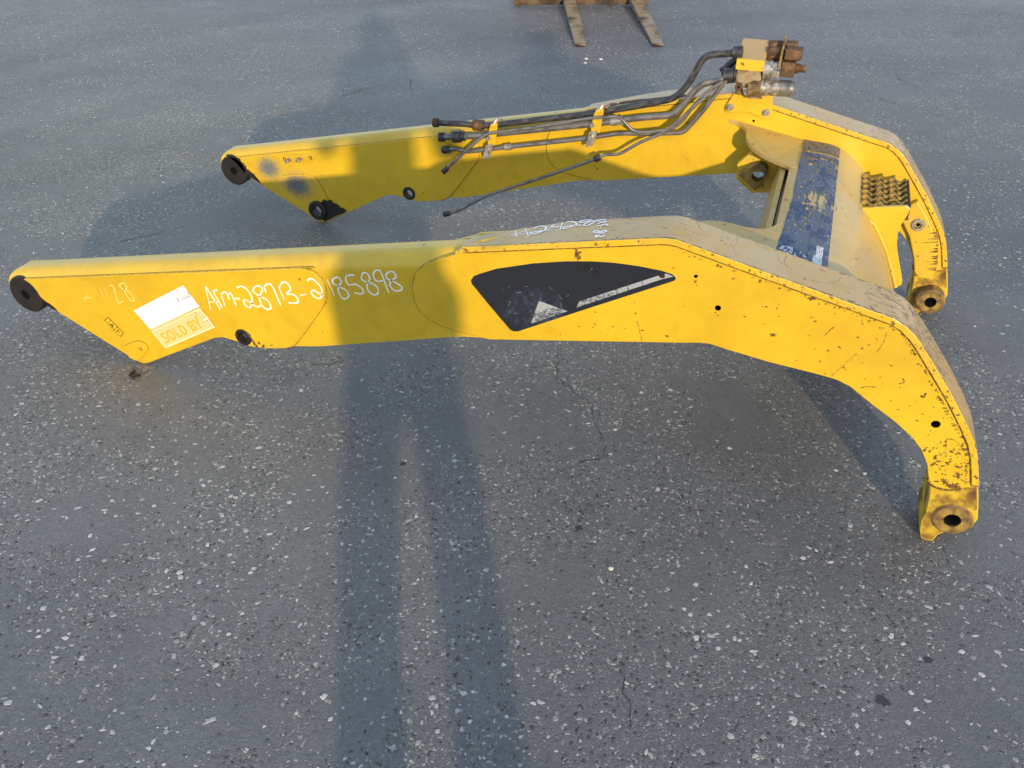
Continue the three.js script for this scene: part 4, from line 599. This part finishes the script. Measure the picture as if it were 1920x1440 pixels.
  part('quick_coupler', [box(-0.118, -0.064, 0.874, 0.906, -3.035, -2.975, 0.004), box(-0.122, -0.085, 0.888, 0.912, -3.09, -3.04, 0.004)], M.rust, bracket);
  const fin = new THREE.ExtrudeGeometry(shapeOf([[-2.965, 0.845], [-2.965, 0.88], [-3.03, 0.918], [-3.06, 0.93], [-3.075, 0.92], [-3.08, 0.86]]), { depth: 0.005, bevelEnabled: true, bevelSize: 0.001, bevelThickness: 0.001, bevelOffset: -0.001 });
  fin.rotateY(-Math.PI / 2); { const p = fin.attributes.position; let mx = -1e9; for (let i = 0; i < p.count; i++) mx = Math.max(mx, p.getX(i)); fin.translate(-0.124 - mx, 0, 0); }
  part('fin_plate', fin, M.strapDull, bracket);
}

// ------------------------------------------------------------------ pallet forks lying farther back
{
  const fork = thing('pallet_fork', 'worn brown pallet fork attachment standing behind the arms, two tines pointing at them', 'pallet forks', [-2.283, 0, -7.73], R(20));
  const mb = new THREE.MeshStandardMaterial({ map: noiseTexture([[0.06, 0.035, 0.018], [0.20, 0.135, 0.075], [0.30, 0.225, 0.13], [0.22, 0.205, 0.19]], 7, 61, 512, 1.4), roughness: 0.55, metalness: 0.15 });
  const dk = new THREE.MeshStandardMaterial({ map: noiseTexture([[0.02, 0.012, 0.008], [0.055, 0.03, 0.016], [0.12, 0.075, 0.04]], 6, 63, 512, 2), roughness: 0.75 });
  const add = (n, g, m = mb) => { const q = shade(new THREE.Mesh(Array.isArray(g) ? mergeGeometries(g.map(a => a.index ? a.toNonIndexed() : a)) : g, m)); q.name = numbered(n); fork.add(q); return q; };
  const tine = () => {                                   // L shape: blade tapering towards the tip (local +z), shank upright
    const s = shapeOf([[0, 0.03], [1.37, 0.006], [1.412, 0.006], [1.417, 0.012], [1.407, 0.018], [0.9, 0.05], [0.03, 0.078], [0.03, 0.62], [-0.015, 0.62], [-0.015, 0.045]]);
    const g = new THREE.ExtrudeGeometry(s, { depth: 0.092, bevelEnabled: true, bevelSize: 0.005, bevelThickness: 0.005, bevelOffset: -0.005, bevelSegments: 2 }); g.rotateY(-Math.PI / 2); return g;
  };
  for (const x of [0.115, 0.70]) {
    const g = tine(); const p = g.attributes.position; for (let i = 0; i < p.count; i++) { const z = p.getZ(i), k = smooth(1.29, 1.42, z); p.setX(i, lerp(p.getX(i), -0.046, k * 0.22)); }
    g.computeVertexNormals(); g.translate(x, 0, 0); add('tine', g);
  }
  add('carriage_bar', box(-0.42, 0.78, 0.012, 0.095, -0.06, -0.02, 0.006), dk); add('carriage_bar', box(-0.42, 0.78, 0.52, 0.60, -0.06, -0.02, 0.006));
  for (const x of [-0.40, 0.10, 0.42, 0.72]) add('upright', box(x, x + 0.05, 0.0, 1.02, -0.10, -0.062, 0.006));
  add('backrest_rail', box(-0.40, 0.77, 1.02, 1.06, -0.10, -0.062, 0.006)); add('mounting_plate', box(-0.25, 0.62, 0.18, 0.51, -0.10, -0.085, 0.006));
}

// ------------------------------------------------------------------ loose bits on the asphalt
{
  const tell = ['white loose pebble nearest the fork tips, lowest of three', 'white loose pebble right of the two other pebbles below the fork tips', 'small white loose pebble just above another pebble below the left fork tip', 'tiny white pebble with a dark bit beside it on open asphalt near the bottom'];
  [[-1.575, -5.972], [-1.493, -6.107], [-1.597, -6.085], [-0.251, -1.449]].forEach(([x, z], i) => {
    const r = i < 3 ? 0.0115 : 0.006, g = new THREE.IcosahedronGeometry(r, 2), p = g.attributes.position;
    for (let k = 0; k < p.count; k++) { const q = V(p.getX(k), p.getY(k), p.getZ(k)), s = 1 + 0.16 * Math.sin(q.x / r * 2.3 + i) * Math.cos(q.z / r * 2.1 + 2 * i); p.setXYZ(k, q.x * s * 1.15, q.y * s * 0.7, q.z * s); }
    g.computeVertexNormals(); const m = shade(new THREE.Mesh(g, new THREE.MeshStandardMaterial({ color: lin(0.5, 0.49, 0.47), roughness: 0.8 }))); m.name = numbered('pebble'); m.position.set(x, r * 0.62, z); m.userData = { label: tell[i], category: 'pebble' }; scene.add(m);
  });
  [[-1.942, -1.739], [-1.964, -1.751]].forEach(([x, z], i) => {
    const pts = []; for (let k = 0; k < 6; k++) pts.push(V(k * 0.006 - 0.016, 0.004 + 0.005 * hash(k, i, 3), 0.012 * (hash(k, i, 4) - 0.5)));
    const m = shade(new THREE.Mesh(mergeGeometries([tube(pts, 0.004, 6), tube(pts.map(q => V(q.z * 1.2, q.y, q.x * 0.6)), 0.003, 6)]), new THREE.MeshStandardMaterial({ color: lin(0.03, 0.014, 0.007), roughness: 0.9 }))); m.name = numbered('leaf_scrap'); m.position.set(x, 0, z); m.rotation.y = 0.6 + i;
    m.userData = { label: i ? 'smaller dark scrap just behind the other dark scrap, below the near arm' : 'dark brown dried scrap on the asphalt in front of the near arm\'s lowest corner', category: 'debris' }; scene.add(m);
  });
}
// ------------------------------------------------------------------ the photographer, whose long shadow crosses the scene
{
  const F = V(-0.335, 0, -0.942), S = V(0.942, 0, -0.335), O = V(0.166, 0, 0.345), J = (s, h, f) => V(0, 0, 0).addScaledVector(S, s).addScaledVector(F, f).setY(h);
  function meshField(bones, lo, hi, cell, k) {             // smooth union of tapered capsules, meshed
    const size = Math.max(hi.x - lo.x, hi.y - lo.y, hi.z - lo.z), n = Math.ceil(size / cell) + 4, mc = new MarchingCubes(n, new THREE.MeshBasicMaterial(), false, false, 260000), half = size / 2 + 2 * cell, c = lo.clone().add(hi).multiplyScalar(0.5);
    mc.isolation = 0; const f = mc.field, p = V(0, 0, 0), ab = V(0, 0, 0), ap = V(0, 0, 0);
    for (let z = 0; z < n; z++) for (let y = 0; y < n; y++) for (let x = 0; x < n; x++) {
      p.set((x - n / 2) / (n / 2) * half + c.x, (y - n / 2) / (n / 2) * half + c.y, (z - n / 2) / (n / 2) * half + c.z); let d = 1e3;
      for (const [a, b, r0, r1] of bones) { ab.subVectors(b, a); ap.subVectors(p, a); const t = clamp(ap.dot(ab) / ab.lengthSq()), e = ap.addScaledVector(ab, -t).length() - lerp(r0, r1, t), h = Math.max(k - Math.abs(d - e), 0) / k; d = Math.min(d, e) - h * h * k * 0.25; }
      f[x + n * y + n * n * z] = -d;
    }
    mc.update(); const cnt = mc.count, g = new THREE.BufferGeometry();
    g.setAttribute('position', new THREE.BufferAttribute(mc.positionArray.slice(0, cnt * 3), 3)); g.setAttribute('normal', new THREE.BufferAttribute(mc.normalArray.slice(0, cnt * 3), 3)); g.scale(half, half, half); g.translate(c.x, c.y, c.z); return g;
  }
  const bones = [], hands = [];
  for (const e of [-1, 1]) {
    bones.push([J(e * 0.085, 0.9, 0), J(e * 0.09, 0.6, 0.02), 0.095, 0.088], [J(e * 0.09, 0.6, 0.02), J(e * 0.12, 0.46, 0.02), 0.088, 0.074], [J(e * 0.12, 0.46, 0.02), J(e * 0.125, 0.1, -0.02), 0.074, 0.068], [J(e * 0.115, 0.05, -0.04), J(e * 0.13, 0.04, 0.15), 0.048, 0.042]);
    bones.push([J(e * 0.19, 1.44, 0), J(e * 0.25, 1.2, 0.1), 0.062, 0.05], [J(e * 0.25, 1.2, 0.1), J(e * 0.115, 1.5, 0.27), 0.048, 0.032]);
    const w = J(e * 0.11, 1.515, 0.285), pm = J(e * 0.095, 1.57, 0.31);
    hands.push([w, pm, 0.026, 0.03]);
    for (let q = 0; q < 4; q++) { const k = J(e * 0.09, 1.565 + q * 0.018, 0.325 + q * 0.001), t = J(e * 0.062, 1.568 + q * 0.017, 0.342); hands.push([pm, k, 0.016, 0.0095], [k, t, 0.0095, 0.0075]); }
    hands.push([w.clone().lerp(pm, 0.5), J(e * 0.075, 1.55, 0.318), 0.015, 0.011], [J(e * 0.075, 1.55, 0.318), J(e * 0.055, 1.572, 0.316), 0.011, 0.0085]);
  }
  bones.push([J(-0.07, 0.97, 0), J(0.07, 0.97, 0), 0.115, 0.115], [J(0, 1.0, 0), J(0, 1.3, 0.01), 0.135, 0.14], [J(-0.13, 1.4, 0), J(0.13, 1.4, 0), 0.085, 0.085], [J(0, 1.42, 0), J(0, 1.58, 0.02), 0.062, 0.055], [J(0, 1.66, 0.03), J(0, 1.72, 0.02), 0.078, 0.088], [J(0, 1.61, 0.06), J(0, 1.63, 0.07), 0.045, 0.05], [J(0, 1.65, 0.1), J(0, 1.635, 0.128), 0.012, 0.014]);
  for (const e of [-1, 1]) bones.push([J(e * 0.088, 1.665, 0.01), J(e * 0.093, 1.645, 0.015), 0.014, 0.011]);
  const body = meshField(bones, V(-0.5, 0, -0.5), V(0.5, 1.83, 0.5), 0.019, 0.035), hd = meshField(hands, V(-0.2, 1.45, -0.4), V(0.2, 1.66, -0.1).addScaledVector(S, 0), 0.006, 0.008);
  const g = mergeGeometries([body, hd]), p = g.attributes.position, col = new Float32Array(p.count * 3);
  for (let i = 0; i < p.count; i++) { const y = p.getY(i), v = V(p.getX(i), 0, p.getZ(i)), f = v.dot(F), c = y > 1.56 || f > 0.262 && y > 1.46 ? [0.42, 0.26, 0.18] : y > 0.96 ? [0.035, 0.04, 0.05] : y > 0.1 ? [0.05, 0.06, 0.09] : [0.03, 0.022, 0.018]; col.set(c, 3 * i); }
  g.setAttribute('color', new THREE.BufferAttribute(col, 3));
  const person = thing('person', 'person in dark jacket holding up a phone, casting the long shadow over both arms', 'person', [O.x, 0, O.z]);
  const b = shade(new THREE.Mesh(g, new THREE.MeshStandardMaterial({ vertexColors: true, roughness: 0.85 }))); b.name = 'body'; person.add(b);
  const hair = shade(new THREE.Mesh(new THREE.SphereGeometry(0.101, 24, 14, 0, 6.2832, 0, 1.55), new THREE.MeshStandardMaterial({ color: lin(0.03, 0.022, 0.016), roughness: 0.7 }))); hair.name = 'hair'; hair.position.copy(J(0, 1.715, 0.008)); person.add(hair);
  const ph = thing('phone', 'black phone held up by the person who takes the picture', 'phone', [O.x + F.x * 0.338, 1.6, O.z + F.z * 0.338], R(19.55));
  const pg = shade(new THREE.Mesh(new RoundedBoxGeometry(0.152, 0.074, 0.008, 3, 0.0035), new THREE.MeshStandardMaterial({ color: lin(0.02, 0.02, 0.022), roughness: 0.3 }))); pg.name = 'casing'; ph.add(pg);
  const sc = shade(new THREE.Mesh(new RoundedBoxGeometry(0.142, 0.066, 0.001, 2, 0.0004), new THREE.MeshStandardMaterial({ color: lin(0.012, 0.012, 0.014), roughness: 0.12 }))); sc.name = 'screen'; sc.position.z = 0.0043; ph.add(sc);
}

renderer.render(scene, camera);
